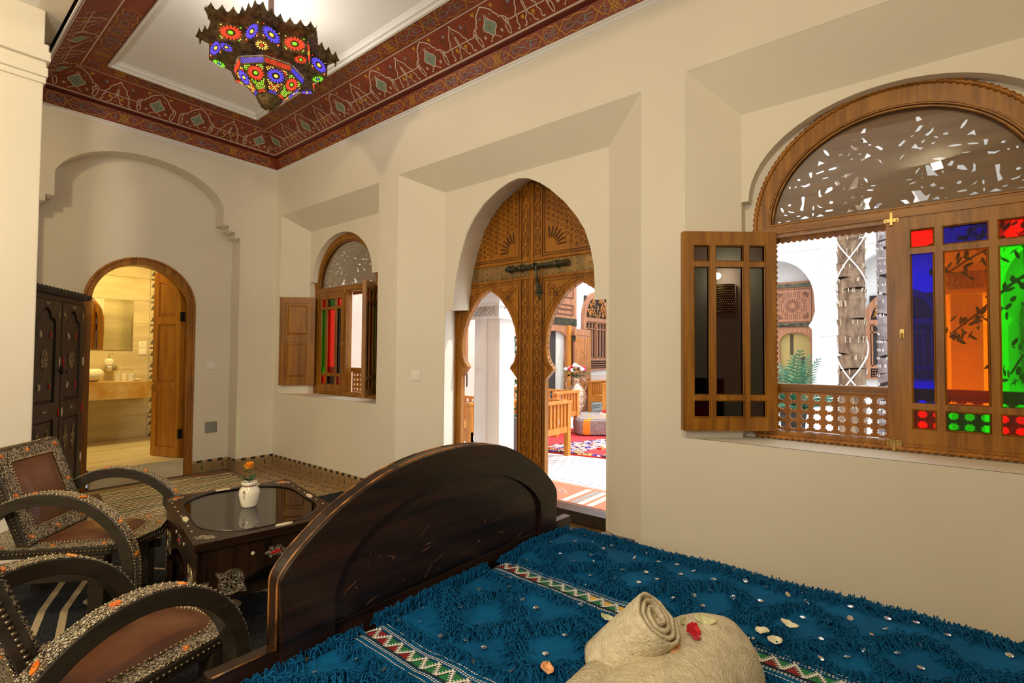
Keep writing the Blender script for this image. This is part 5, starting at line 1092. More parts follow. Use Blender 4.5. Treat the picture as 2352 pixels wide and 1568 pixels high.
# ================================================================= TOWELS AND PETALS
ax = Vector((.60, .115, .70)).normalized(); B0 = Vector((5.305, -1.790, .588)); ex = ax.cross(Vector((0, 0, 1))).normalized(); ey = ax.cross(ex).normalized()
RM = Matrix(((ex.x, ey.x, ax.x, B0.x), (ex.y, ey.y, ax.y, B0.y), (ex.z, ey.z, ax.z, B0.z), (0, 0, 0, 1)))
rt_ = empty('rolled_towel', tuple(B0), 0, 'small tightly rolled cream towel leaning on the larger one', 'towel', 'towels on the blanket')
q = MB(RM); vs = []; NS, NL = 120, 14; th_ = .0075
def spiral(t): a = t*2*pi*3.4; return (.012+.052*t**.9)*(1+.10*sin(a*1.0+1)*(1-t)), a
ring = []
for s in (1, -1):
    for i in range(NS+1):
        t = i/NS if s == 1 else 1-i/NS; r, a = spiral(t); r += s*th_*.5; ring.append((r*cos(a)*1.12, r*sin(a)*.95))
n = len(ring)
for j in range(NL+1):
    w = j/NL; e = .19*w
    for k, (a, b) in enumerate(ring):
        rr = hypot(a, b); nn = .0022*noise.noise(Vector((a*90, b*90, e*70))); edge = (-.004*(rr/.06)**2 if j == NL else 0)+.006*noise.noise(Vector((a*30, b*30, 3)))*(j == NL)
        sc = 1+nn/.03*.5-(.05 if j in (0,) else 0); vs.append((a*sc, b*sc, e+edge))
q.add(vs, [(j*n+k, j*n+(k+1) % n, (j+1)*n+(k+1) % n, (j+1)*n+k) for j in range(NL) for k in range(n)]+[tuple(range(n-1, -1, -1))])
for k in range(NS): q.f.append((NL*n+k, NL*n+k+1, NL*n+n-2-k, NL*n+n-1-k)); q.m.append(0)
tw = q.build('towel_roll', 'towel', rt_, smooth=True, recalc=False)
q = MB(RM); q.lathe([(.0, .0), (.056, .0), (.057, .10), (.053, .165), (.045, .171), (.0, .165)], 24); q.build('inner_layers', 'towel', rt_, smooth=True)
bt = empty('folded_towel', (5.50, -1.68, .53), 0, 'large thick folded cream towel with rose petals lying on it', 'towel', 'towels on the blanket'); q = MB(); vs = []; N1, N2 = 54, 44
def big(u, v):
    # u along the towel axis (towards the wall), v around
    a = pi*v; s = max(0.0, 1-max(0, (u-.60)/.40)**2.6)**.5; e = .80 if u < .1 else 1
    hw, hh = .125*s, .165*(s**.8); x = 5.462-hw*cos(a)*(1 if abs(cos(a)) < .5 else 1.04); z = .505+hh*abs(sin(a))**.78; y = -2.02+.60*u
    d = .0035*noise.noise(Vector((x*26, y*26, z*26)))+.010*noise.noise(Vector((x*7, y*6, z*7)))
    return (x+.03*(u-.5)+d, y, z+d)
for i in range(N1+1):
    for j in range(N2+1): vs.append(big(i/N1, j/N2))
q.add(vs, [(i*(N2+1)+j, (i+1)*(N2+1)+j, (i+1)*(N2+1)+j+1, i*(N2+1)+j+1) for i in range(N1) for j in range(N2)]); q.build('outer_layer', 'towel', bt, smooth=True)
for r_, x0 in ((.062, 5.40), (.04, 5.40)):
    q = MB(); q.lathe([(r_-.004, 0), (r_, .006), (r_, .30), (r_*.8, .31)], 24, T(x0-.06, -2.12, .572) @ RX(-pi/2)); q.build('inner_fold', 'towel', bt, smooth=True)
q = MB(); q.prism(rect(5.50, 5.575, -2.0, -1.62), .515, .545); q.build('hem_layer', 'towel', bt, bevel=.012)
q = MB()
for i in range(26): q.tube([(5.57, -1.98+i*.014, .53), (5.59+rf.uniform(0, .008), -1.98+i*.016+rf.uniform(-.006, .006), .527)], .0014, 4)
tag(q.build('fringe', 'towel', bt), kind='stuff')
PM = {'red': noisy('red_petal', (.42, .003, .010), (.60, .006, .02), 40, .4, 0), 'peach': noisy('peach_petal', (.85, .36, .14), (.95, .55, .28), 30, .5, 0), 'cream': noisy('cream_petal', (.78, .72, .48), (.85, .80, .62), 30, .5, 0), 'greeny': noisy('greenish_petal', (.56, .56, .30), (.72, .70, .42), 30, .5, 0)}
def petal(col, loc, rz, tilt, L, Wp, label, curl=.25):
    Mx = T(*loc) @ RZ(rz) @ RX(tilt[0]) @ RY(tilt[1]); q = MB(Mx); vs = []; n, m = 10, 8
    for i in range(n+1):
        u = i/n; w = Wp*.5*(sin(pi*min(u*.92+.06, 1))**.65)
        for j in range(m+1):
            v = j/m*2-1; vs.append(((u-.5)*L, v*w, curl*abs(v)**2*Wp*.5+.10*L*(u-.5)**2*4+.0015*noise.noise(Vector((u*5, v*3, L*90)))*4))
    q.add(vs, [(i*(m+1)+j, (i+1)*(m+1)+j, (i+1)*(m+1)+j+1, i*(m+1)+j+1) for i in range(n) for j in range(m)])
    o = q.build('rose_petal', PM[col], smooth=True, origin=loc); md = o.modifiers.new('s', 'SOLIDIFY'); md.thickness = .0008; return tag(o, label, 'petal', 'rose petals scattered on bed and towels')
def hitbig(px, py): # height of the big towel surface
    best = min(vs_big, key=lambda p: (p[0]-px)**2+(p[1]-py)**2 if p[2] > .52 else 9); return best[2]
vs_big = vs
PET = [
 ('greeny', (5.161, -1.501, .53), .6, (.2, .3), .042, .026, 'crumpled greenish-white petal on the blanket left of the rolled towel'),
 ('peach', (5.215, -1.585, .525), 1.2, (.1, .1), .04, .03, 'peach petal half hidden behind the lower end of the rolled towel'),
 ('peach', (5.162, -1.813, .532), 2.2, (.25, -.1), .040, .034, 'peach petal alone on the blanket near the bottom edge'),
 ('cream', (5.583, -1.201, .532), .2, (.2, .2), .046, .028, 'white petal farthest to the right on the blanket'),
 ('cream', (5.532, -1.290, .532), 2.8, (-.2, .2), .040, .032, 'white petal tangled in blue fringe right of the towels'),
 ('cream', (5.569, -1.323, .534), .8, (.3, .1), .042, .028, 'white petal nearest the towels on their right side'),
]
for p in PET: petal(*p)
def on_big(px, py):
    dirv = (cam.matrix_world.to_3x3() @ Vector(((px-1176)/1153.55, -(py-784)/1153.55, -1))).normalized(); best = None
    for v in vs_big:
        d = Vector(v)-CAM; t = d.dot(dirv); e = (d-dirv*t).length
        if best is None or e+t*.02 < best[0]: best = (e+t*.02, v)
    return Vector(best[1])+Vector((0, 0, .003))
for col, px, py, rz, tl, L, Wp, lab in (('red', 1594, 1459, 2.0, (.45, -.2), .052, .036, 'deep red petal on top of the large folded towel'), ('peach', 1546, 1484, 1.7, (.4, -.2), .044, .024, 'pointed peach petal on the large folded towel below the red one'),
    ('greeny', 1622, 1428, .5, (.5, .1), .05, .026, 'pale greenish petal near the far edge of the large towel'), ('greeny', 1563, 1428, 1.6, (.9, .3), .046, .014, 'narrow curled greenish petal in the gap between the two towels')):
    p = on_big(px, py); petal(col, tuple(p), rz, tl, L, Wp, lab)
# ================================================================= CHANDELIER
CHX, CHY, CZ = 2.33, -1.20, 3.02
ch = empty('chandelier', (CHX, CHY, CZ), 0, 'star-shaped pierced brass lantern with lit coloured glass hanging from the ceiling', 'lamp')
A = T(CHX, CHY, CZ) @ SCL(.92, .92, .66) @ RZ(radians(11))
def starp(R, r=None, ph=0): 
    r = r or R*.765; return [((R if k % 2 == 0 else r)*cos(pi*k/8+ph), (R if k % 2 == 0 else r)*sin(pi*k/8+ph)) for k in range(16)]
def octp(R): return [(R*cos(pi/8+2*pi*k/8), R*sin(pi/8+2*pi*k/8)) for k in range(8)]
def shell(mb, A0, z0, B0_, z1, m=0):
    n = len(A0); mb.add([(x, y, z0) for x, y in A0]+[(x, y, z1) for x, y in B0_], [(i, (i+1) % n, n+(i+1) % n, n+i) for i in range(n)], None, m)
Rb, Rt, Rd = .415, .50, .245
# octagon doubled to 16 points so that it lofts to the star
def oct16(R): 
    a = [(R*cos(2*pi*k/8), R*sin(2*pi*k/8)) for k in range(8)]; out = []
    for k in range(8): b = a[(k+1) % 8]; out += [a[k], ((a[k][0]+b[0])/2, (a[k][1]+b[1])/2)]
    return out
ZB, ZT2, ZF = .440, .615, .655
q = MB(A); shell(q, starp(Rb), ZB, starp(Rb), ZT2); shell(q, starp(Rb), ZT2, starp(Rt), ZF); shell(q, starp(Rt), ZF, starp(Rt), ZF+.025); q.build('star_body', 'lamp_metal', ch)
q = MB(A); shell(q, starp(Rb), ZB, oct16(Rd+.01), ZB-.045); q.build('star_underside', 'lamp_metal', ch)
q = MB(A); shell(q, oct16(Rd), ZB-.045, oct16(Rd-.012), ZB-.115); q.build('drum', 'lamp_metal', ch)
q = MB(A); shell(q, oct16(Rd-.010), ZB-.115, oct16(.085), .115); q.build('cone', 'lamp_metal', ch)
q = MB(A); q.lathe([(.085, .118), (.092, .112), (.088, .10), (.075, .06), (.058, .03), (.062, .022), (.045, .012), (.02, .008), (.0, .006)], 8, RZ(0)); q.build('pierced_cup', 'lamp_metal', ch)
q = MB(A); q.lathe([(0, .01), (.010, .006), (.014, -.006), (.006, -.014), (.010, -.024), (.004, -.034), (.006, -.044), (0, -.052)], 12); q.build('finial', 'lamp_metal', ch, smooth=True)
def face_frame(p, r_):
    """matrix with u along bottom edge p->r, v up the face, w outwards"""
    (a, b), (c, d) = p, r_; o = (Vector(a)+Vector(b))/2; u = (Vector(b)-Vector(a)).normalized(); t = (Vector(c)+Vector(d))/2; v = (t-o); H = v.length; v = (v-u*v.dot(u)).normalized(); w = u.cross(v)
    if w.dot(Vector((o.x, o.y, 0))) < 0: u = -u; w = u.cross(v)
    return Matrix(((u.x, v.x, w.x, o.x), (u.y, v.y, w.y, o.y), (u.z, v.z, w.z, o.z), (0, 0, 0, 1))), (Vector(b)-Vector(a)).length, H
LM = ['lamp_red', 'lamp_green', 'lamp_blue', 'lamp_yel']
def flower(q, u, v, R, petalm, cm, n=16, asp=1):
    for k in range(n):
        a = 2*pi*k/n; q.prism(lens(u+cos(a)*R*.68*asp, v+sin(a)*R*.68, R*.56, R*.21, a, 6), .0015, .004, None, petalm)
    q.prism([(u+R*.22*cos(t), v+R*.22*sin(t)) for t in [2*pi*i/8 for i in range(8)]], .0015, .005, None, cm)
rl = random.Random(8)
def panel(Mx, W_, H, kind, taper=0, name='flower_panel'):
    q = MB(A @ Mx); pm, cm, d1_, d2_ = ((0, 1, 1, 3) if kind == 0 else (2, 3, 3, 0)); R = min(W_, H)*.47; cy = H*.5
    if taper: R = min(W_*.36, H*.30); cy = H*.70
    flower(q, 0, cy, R, pm, cm)
    g = .0155
    for i in range(-int(W_/g/2), int(W_/g/2)+1):
        for j in range(int(H/g)+1):
            u = i*g+(g/2 if j % 2 else 0); v = (j+.5)*g*.93; hw = W_/2*(1 if not taper else (taper+(1-taper)*v/H))-.013
            if abs(u) > hw or v > H-.012 or v < .010: continue
            if hypot(u, v-cy) < R*1.06: continue
            m = d1_ if (i+j) % 3 else d2_
            if taper and v < H*.16: m = pm
            q.prism([(u+.0058*cos(t), v+.0058*sin(t)) for t in (0, 1.26, 2.51, 3.77, 5.03)], .0015, .003, None, m)
    return q.build(name, LM, ch)
sp = starp(Rb)
for k in range(16):
    a, b = sp[k], sp[(k+1) % 16]; Mx, W_, H = face_frame(((*a, ZB), (*b, ZB)), ((*a, ZT2), (*b, ZT2)))
    panel(Mx, W_-.012, H, (k//2+k) % 2)
op = oct16(Rd); o2_ = oct16(Rd-.012); oc = oct16(Rd-.010); oe = oct16(.085)
for k in range(8):
    a, b = op[2*k], op[(2*k+2) % 16]; c, d = o2_[2*k], o2_[(2*k+2) % 16]; Mx, W_, H = face_frame(((*c, ZB-.115), (*d, ZB-.115)), ((*a, ZB-.045), (*b, ZB-.045))); q = MB(A @ Mx); m = 0 if k % 2 else 2
    for i in range(13):
        for j in range(4): q.prism(lens((i-6)*.0145+(.007 if j % 2 else 0), .016+j*.0125, .0115, .008, pi/2, 6), .001, .004, None, m)
    q.build('lattice_panel', LM, ch)
    a, b = oc[2*k], oc[(2*k+2) % 16]; c, d = oe[2*k], oe[(2*k+2) % 16]; Mx, W_, H = face_frame(((*c, .115), (*d, .115)), ((*a, ZB-.115), (*b, ZB-.115)))
    WT = (Vector(a)-Vector(b)).length; WB_ = (Vector(c)-Vector(d)).length; panel(Mx, WT, H, k % 2, WB_/WT)
    q = MB(A); q.tube([(*a, ZB-.115), (*c, .115)], .006, 6); q.tube([(*op[2*k], ZB-.045), (*o2_[2*k], ZB-.115)], .006, 6); q.build('rib', 'lamp_metal', ch)
    q = MB(A @ T(*op[2*k], ZB-.02)); q.lathe([(0, 0), (.008, -.005), (.010, -.02), (.005, -.03), (.009, -.045), (.003, -.06), (0, -.075)], 8); q.build('hanging_drop', 'lamp_metal', ch, smooth=True)
# rosettes under the star and under the rim
for k in range(8):
    t = 2*pi*k/8; c = Vector((.345*cos(t), .345*sin(t))); q = MB(A @ T(c.x, c.y, ZB-.024) @ RZ(t) @ RY(-radians(19)) @ RX(pi)); flower(q, 0, 0, .045, k % 4, (k+1) % 4, 12); q.build('rosette', LM, ch)
tp = starp(Rt)
q = MB(A)
for k in range(16):
    a, b = tp[k], tp[(k+1) % 16]; Mx, W_, H = face_frame(((*a, ZF+.02), (*b, ZF+.02)), ((*a, ZF+.06), (*b, ZF+.06)))
    for e in (-.33, 0, .33):
        u = e*W_; h = .058; st = []
        for i in range(5): st += [(.026-.0052*i, .011*i), (.026-.0052*i, .011*(i+1))]
        poly = [(u-x, y) for x, y in st]+[(u, h+.006)]+[(u+x, y) for x, y in st[::-1]]; q.prism(poly, -.0012, .0012, Mx)
    q.tube([(*a, ZF+.0), (*a, ZF+.026)], .004, 5)
q.build('crown_merlons', 'lamp_metal', ch)
for k in range(0, 16, 2):
    a = tp[k]; q = MB(A @ T(a[0]*.95, a[1]*.95, ZF-.01)); q.lathe([(0, 0), (.007, -.006), (.010, -.02), (.004, -.03), (.007, -.042), (0, -.065)], 8); q.build('hanging_drop', 'lamp_metal', ch, smooth=True)
q = MB(T(CHX, CHY, CZ)); q.tube([(0, 0, .44), (0, 0, .81)], .020, 16); q.build('rod', simple('bronze_rod', (.16, .10, .08), .35, .7), ch)
q = MB(T(CHX, CHY, CZ)); q.lathe([(.02, .53), (.055, .52), (.070, .505), (.072, .49), (.062, .48), (.058, .465), (.045, .455), (.042, .42), (.02, .41)], 28); q.build('silver_collar', simple('collar_silver', (.60, .50, .46), .22, .9), ch, smooth=True)
# ================================================================= COURTYARD
ZC = .10
cf_ = struct(MB().box(-.4, 10, .64, 10.2, -.1, ZC).build('floor_courtyard', 'ctile'), 'white courtyard floor tiles with small grey dashes')
q = MB()
for i in range(-8, 42):
    for j in range(36):
        x, y = .9+i*.105+(.05 if j % 2 else 0), .70+j*.115
        if 0 < x < 4.6 and y < 4.8: q.box(x, x+.042, y, y+.018, ZC, ZC+.0006, m=0)
for k in range(40):
    for yy in (.98, 1.10, 1.30): q.box(1.2+k*.09, 1.2+k*.09+.05, yy, yy+.012, ZC, ZC+.0006, m=1)
tag(q.build('dash_inlay', ['slate', simple('blue_inlay', (.10, .13, .36), .5)], cf_), kind='stuff')
def horseshoe(cx, hw, z0, zs, top, n=14):
    """pointed horseshoe: jambs to z0, bulge, apex"""
    r = [(hw*.93, 0 if z0 is None else z0), (hw*.93, zs-.28), (hw*.86, zs-.20), (hw*.93, zs-.10), (hw, zs+.10), (hw*.985, zs+.30)]+[(hw*.985*cos(a)**.9, zs+.30+(top-zs-.30)*sin(a)**.95) for a in [pi/2*k/n for k in range(1, n)]]+[(0, top)]
    R_ = [(cx+x, z) for x, z in r]; return R_+[(2*cx-x, z) for x, z in R_[::-1][1:]]
BX = (1.15, 3.40, 5.65, 7.90)
q = MB(WA); q.plate([(-.4, ZC), (-.4, 5.6), (10, 5.6), (10, ZC)], [horseshoe(c, .87, ZC+.01, 2.15, 3.38)[::-1] for c in BX], 9.05, 9.28)
q.box(-.4, 10, 4.0, 4.08, 8.98, 9.06); q.box(-.4, 10, 3.52, 3.56, 9.01, 9.05)
for c in (2.275, 4.525, 6.775, 9.0):
    q.box(c-.13, c+.13, ZC, 1.74, 8.96, 9.06); q.box(c-.16, c+.16, 1.74, 1.92, 8.93, 9.06); q.box(c-.14, c+.14, 1.92, 3.52, 8.99, 9.06)
far = struct(q.build('wall_far', 'white_plaster'), 'white courtyard arcade opposite with pointed arches and stucco pilasters')
q = MB(WA @ SCL(1, 1, -1) @ T(0, 0, -8.99))
for c in (2.275, 4.525, 6.775):
    for k in range(17):
        z = 1.96+k*.092; 
        for s in (-1, 1): raised(q, [(c-s*.115, z), (c, z+.05), (c+s*.115, z+.10)], .010, .008, None)
        q.prism([(c+.022*cos(t), z+.05+.022*sin(t)) for t in [2*pi*i/6 for i in range(6)]], 0, .012)
    for k in range(7): q.prism(lens(c-.12+.04*k, 1.83, .03, .12, 0, 6), .055, .068)
for k in range(40):
    x = .2+k*.23
    for s in (-1, 1): raised(q, cat([(x-.10, 3.78), (x-.05, 3.78+s*.05), (x, 3.78+s*.09), (x+.05, 3.78+s*.05), (x+.10, 3.78)], 2), .010, .006, T(0, 0, -.06))
tag(q.build('stucco_relief', 'stucco_d', far), kind='stuff')
struct(MB().box(-.4, 10, 9.62, 9.7, 0, 5.6).build('wall_far_inner', 'white_plaster'), 'shaded wall inside the far arcade')
struct(MB().box(-.4, 10, 9.28, 9.62, 3.5, 3.6).build('ceiling_arcade', 'white_plaster'), 'arcade soffit')
sl = struct(MB().box(-.3, .10, .64, 9.7, 0, 5.6).build('wall_side', 'white_plaster'), 'white side wall of the courtyard'); MB().box(.10, .112, .64, 9.2, .52, .86).build('pink_dado', 'pink_plaster', sl); MB().box(.10, .11, .64, 5.0, .86, 4.2).build('pink_panel', 'pink_plaster', sl)
struct(MB().box(9.2, 9.4, .64, 9.7, 0, 5.6).build('wall_side', 'white_plaster'), 'white courtyard wall far to the right')
# tiled dado at the foot of the side wall
dd = empty('trim_2', (.115, 4, ZC), 0, 'green and white zellige dado along the courtyard wall', kind='structure'); MB().box(.10, .118, .64, 9.2, ZC, .52).build('ground', 'ctile', dd); q = MB()
for i in range(150):
    for j in range(4): y, z = .8+i*.056, ZC+.06+j*.09; q.prism([(y, z-.036), (y+.022, z), (y, z+.036), (y-.022, z)], .118, .121, WB)
q.box(.118, .122, .64, 9.2, ZC, ZC+.02); q.box(.118, .124, .64, 9.2, .50, .53); tag(q.build('green_diamond', 'ctile_g', dd), kind='stuff')
# near gallery pillars
PX0, PX1, AX0, AX1 = 2.30, 2.62, 6.03, 6.17
def pillar(x0, x1, y0, y1):
    q = MB(); q.box(x0, x1, y0, y1, ZC, 1.69); q.box(x0, x0+(x1-x0)*.48, y0-.025, y0, ZC, 1.69); o = q.build('pillar', 'white_plaster', gal, bevel=.004)
    q = MB(); q.box(x0-.03, x1+.03, y0-.05, y1+.03, 1.69, 1.79); q.box(x0-.05, x1+.05, y0-.07, y1+.05, 1.79, 1.83); q.box(x0-.04, x1+.04, y0-.06, y1+.04, 1.665, 1.69)
    c = q.build('capital', 'white_plaster', o); q = MB(WA @ SCL(1, 1, -1) @ T(0, 0, -(y0-.05))); n = 6
    for k in range(n):
        u = x0-.01+(x1-x0+.02)*(k+.5)/n
        for s in (-1, 1): raised(q, cat([(u, 1.70), (u+s*.025, 1.72), (u+s*.01, 1.75), (u+s*.025, 1.785)], 3), .009, .012, None)
    tag(q.build('carved_leaves', 'stucco_d', o), kind='stuff')
    q = MB(); q.box(x0-.0, x1, y0, y1, 1.83, 3.6); q.build('pier', 'white_plaster', o); return o
gal = empty('gallery', (4, 1.1, ZC), 0, 'white courtyard gallery front, its carved-capital pillar filling the left door arch', 'arcade')
pillar(PX0, PX1, 1.0, 1.24)
pillar(AX0, AX1, 1.0, 1.3)
q = MB(WA); top = [(1.6, 3.6), (1.6, 2.60)]+cat([(1.9, 2.3), (2.15, 1.95), (PX0-.02, 1.84), (PX1+.02, 1.84), (2.8, 2.3), (3.0, 2.75), (3.6, 3.15), (4.3, 3.3), (5.0, 3.2), (5.6, 2.8), (5.9, 2.25), (AX0-.01, 1.84), (AX1+.01, 1.84), (6.4, 2.3)], 4)+[(9, 3.0), (9, 3.6)]
q.prism(top, 1.03, 1.20); q.build('arch_wall', 'white_plaster', gal)
q = MB(WA); q.prism([(3.15, 3.6), (3.15, 2.0), (3.7, 2.05)]+cat([(3.84, 2.0), (3.86, 2.14), (3.93, 2.26), (4.04, 2.42), (3.99, 2.66), (3.86, 2.95), (3.95, 3.3)], 5)+[(4.3, 3.6)], 6.5, 6.62); sa = tag(q.build('scalloped_arch', 'white_plaster', origin=(3.4, 6.6, ZC)), 'white scalloped arch with its pillar at the left edge of the large window view', 'arch'); MB().box(3.15, 3.55, 6.5, 6.9, ZC, 2.0).build('pillar', 'white_plaster', sa)
# ---- carved portal and windows of the far arcade
def court_window(name, Mx, label, cat_='window'):
    o_ = empty(name, tuple(Mx.translation), 0, label, cat_)
    outer = [(-.60, .0), (-.60, 1.19)]+arc(0, 1.19, .60, .60, 180, 0, 24)[1:]+[(.60, 0)]
    lun = [(-.48, 1.19), (.48, 1.19)]+arc(0, 1.19, .48, .48, 0, 180, 20)[1:-1]
    MB(Mx).plate(outer, [rect(-.49, -.02, .26, 1.10), rect(.02, .49, .26, 1.10), lun, rect(-.49, .49, .04, .22)], 0, .08).build('frame', 'wood_r', o_)
    for s in (-1, 1):
        q = MB(Mx); a, b = sorted((s*.02, s*.49))
        for u in (a+.03, a+.16, b-.16, b-.03): q.box(u-.013, u+.013, .26, 1.10, .02, .05)
        for v in (.275, .94, 1.085): q.box(a, b, v-.013, v+.013, .02, .05)
        q.build('glazing_bars', 'wood_r', o_)
    MB(Mx).box(-.5, .5, .02, 1.68, .055, .06).build('dark_backing', 'dark_room', o_)  # opaque sheet with the unlit room's darkness put into its colour
    q = MB(Mx); rs = random.Random(2)
    for k in range(26):
        for s in (-1, 1):
            u, v = s*rs.uniform(.02, .42), 1.21+rs.uniform(0, .42)
            if hypot(u, v-1.19) < .44: raised(q, cat([(u-.04, v-.03), (u, v), (u+.02*s, v+.04), (u-.03*s, v+.05)], 3), .020, .012, T(0, 0, .02) @ SCL(1, 1, -1))
    tag(q.build('carved_scrolls', 'wood_o', o_), kind='stuff')
    q = MB(Mx)
    for i in range(22):
        for j in range(3): q.ball((-.46+i*.0438, .07+j*.055, .02), (.016, .016, .012), 6, 4)
    tag(q.build('turned_beads', 'wood_r', o_), kind='stuff'); return o_
SIDE = Matrix(((0, 0, -1, .17), (-1, 0, 0, 7.36), (0, 1, 0, .97), (0, 0, 0, 1)))   # on the side wall, facing +X
court_window('court_window', SIDE, 'arched carved window on the courtyard side wall seen through the right door arch')
court_window('court_window', T(5.65, 9.50, .87) @ WA, 'arched window behind the palm trunks in the far arcade')
court_window('court_window', T(7.90, 9.50, .87) @ WA, 'arched window of the far arcade at the right behind the coloured panes')
court_window('court_window', Matrix(((0, 0, -1, .17), (-1, 0, 0, 2.5), (0, 1, 0, .97), (0, 0, 0, 1))), 'arched window at the left edge of the left door arch view')
def marquetry(mb, u0, u1, v0, v1, w=0, m=0):
    cx, cy = (u0+u1)/2, (v0+v1)/2; S_ = min(u1-u0, v1-v0)
    for k in range(20):
        a = 2*pi*k/20; mb.prism(lens(cx+cos(a)*S_*.19, cy+sin(a)*S_*.19, S_*.20, S_*.030, a, 6), w, w+.006, None, m)
    for (x, y, s) in ((u0, v0, 0), (u1, v0, 1), (u0, v1, 2), (u1, v1, 3)):
        for k in range(1, 6):
            a = {0: 0, 1: pi/2, 2: -pi/2, 3: pi}[s]+pi/2*k/6; mb.prism(lens(x+cos(a)*S_*.17, y+sin(a)*S_*.17, S_*.2, S_*.03, a, 6), w, w+.006, None, m)
    g = S_/15; n = int((u1-u0)/g); k2 = int((v1-v0)/g)
    for i in range(n):
        for j in range(k2):
            x, y = u0+(i+.5)*g, v0+(j+.5)*g
            if hypot(x-cx, y-cy) < S_*.31 or any(hypot(x-a, y-b) < S_*.29 for a in (u0, u1) for b in (v0, v1)): continue
            mb.prism([(x+g*.33*cos(t), y+g*.33*sin(t)) for t in [2*pi*q/5+i for q in range(5)]], w, w+.005, None, m)
WF = WA @ SCL(1, 1, -1)
dp = empty('carved_door', (3.4, 9.55, ZC), 0, 'carved cedar double door of the far arcade behind the potted palm', 'door')
for s in (-1, 1):
    a, b = sorted((3.4+s*.01, 3.4+s*.85)); cx = 3.4+s*.42
    MB(WA).plate(rect(a, b, ZC, 1.96), [horseshoe(cx, .30, ZC+.04, 1.30, 1.84)[::-1]], 9.50, 9.56).build('door_leaf', 'wood_r', dp)
    q = MB(WA); q.box(*sorted((3.4+s*.86, 3.4+s*1.02)), ZC, 1.96, 9.46, 9.54); o = q.build('side_leaf', 'wood_r', dp); q = MB(WF @ T(0, 0, -9.46)); e = 3.4+s*.94
    for k in range(9): q.prism(lens(e, .95+k*.105, .05, .035, pi/2, 6), 0, .006)
    raised(q, rect(e-.05, e+.05, .86, 1.88), .01, .006, None, closed=True); q.build('carving', 'wood_rk', o)
MB(WA).box(2.5, 4.3, 1.98, 2.95, 9.50, 9.56).build('tympanum', 'wood_r', dp); q = MB(WF @ T(0, 0, -9.50)); marquetry(q, 3.46, 4.10, 2.12, 2.72); marquetry(q, 2.70, 3.34, 2.12, 2.72); raised(q, rect(3.42, 4.14, 2.07, 2.78), .02, .01, None, closed=True); raised(q, rect(2.66, 3.38, 2.07, 2.78), .02, .01, None, closed=True); tag(q.build('marquetry', 'wood_rk', dp), kind='stuff')
q = MB(WA); q.box(2.5, 4.3, 1.96, 2.045, 9.47, 9.50); q.box(2.5, 4.3, 2.82, 2.90, 9.47, 9.50); q.tube([(3.1, 2.0, 9.45), (3.72, 2.0, 9.45)], .02, 8); q.tube([(3.45, 1.99, 9.44), (3.45, 1.78, 9.46)], .018, 8); q.build('iron_band', 'iron', dp)
MB().box(2.5, 4.3, 9.58, 9.62, ZC, 2.0).build('interior_or_curtain', simple('ochre_room', (.42, .30, .10), .8), dp)  # opaque sheet standing in for the yellowish room behind the door
q = MB(WA); q.box(3.72, 3.78, 1.35, 1.80, 9.57, 9.58); q.box(3.92, 4.0, .6, 1.3, 9.57, 9.58); q.build('drape_fold', 'wool_dk', dp)
# portal on the side wall with its open leaf
pt = empty('carved_portal', (.12, 5.75, ZC), 0, 'tall carved cedar portal with marquetry on the courtyard side wall', 'door')
SW = Matrix(((0, 0, 1, 0), (1, 0, 0, 0), (0, 1, 0, 0), (0, 0, 0, 1)))
MB(SW).plate(rect(4.9, 6.42, ZC, 3.6), [horseshoe(5.62, .42, ZC+.02, 1.35, 1.80)[::-1]], .115, .19).build('frame', 'wood_r', pt)
q = MB(SW @ T(0, 0, .19)); marquetry(q, 5.0, 6.20, 2.60, 3.45); raised(q, rect(4.98, 6.28, 2.52, 3.5), .03, .015, None, closed=True); raised(q, rect(4.98, 6.28, 2.16, 2.36), .03, .015, None, closed=True)
for k in range(18): q.prism(lens(5.05+k*.068, 2.26, .06, .05, k, 6), 0, .012)
tag(q.build('marquetry', 'wood_rk', pt), kind='stuff')
q = MB(SW); q.box(4.9, 6.42, 1.93, 2.08, .19, .20); q.build('iron_band', 'iron', pt); MB(SW).box(5.1, 5.75, ZC, 1.9, .116, .12).build('interior_or_curtain', 'dark_room', pt); MB(SW).box(5.72, 6.02, ZC, 1.9, .121, .13).build('interior_or_curtain', 'interior_or_curtain', pt)  # dark sheet carries the unlit doorway's shade in its colour, grey curtain beside it
MB(SW).box(6.04, 6.14, ZC, 1.93, .19, .24).build('jamb', 'wood_o', pt)
q = MB(SW); q.box(6.16, 6.84, ZC, 1.86, .26, .31); lf = q.build('door_leaf', 'wood_r', pt, bevel=.006); q = MB(SW @ T(0, 0, .31)); marquetry(q, 6.27, 6.75, .95, 1.68); raised(q, rect(6.24, 6.78, .90, 1.74), .02, .012, None, closed=True); marquetry(q, 6.27, 6.75, .2, .75); raised(q, rect(6.24, 6.78, .15, .80), .02, .012, None, closed=True); tag(q.build('marquetry', 'wood_o', lf), kind='stuff')
for z in (.6, 1.6): MB(SW).box(6.13, 6.17, z, z+.12, .24, .33).build('hinge', 'iron', pt)
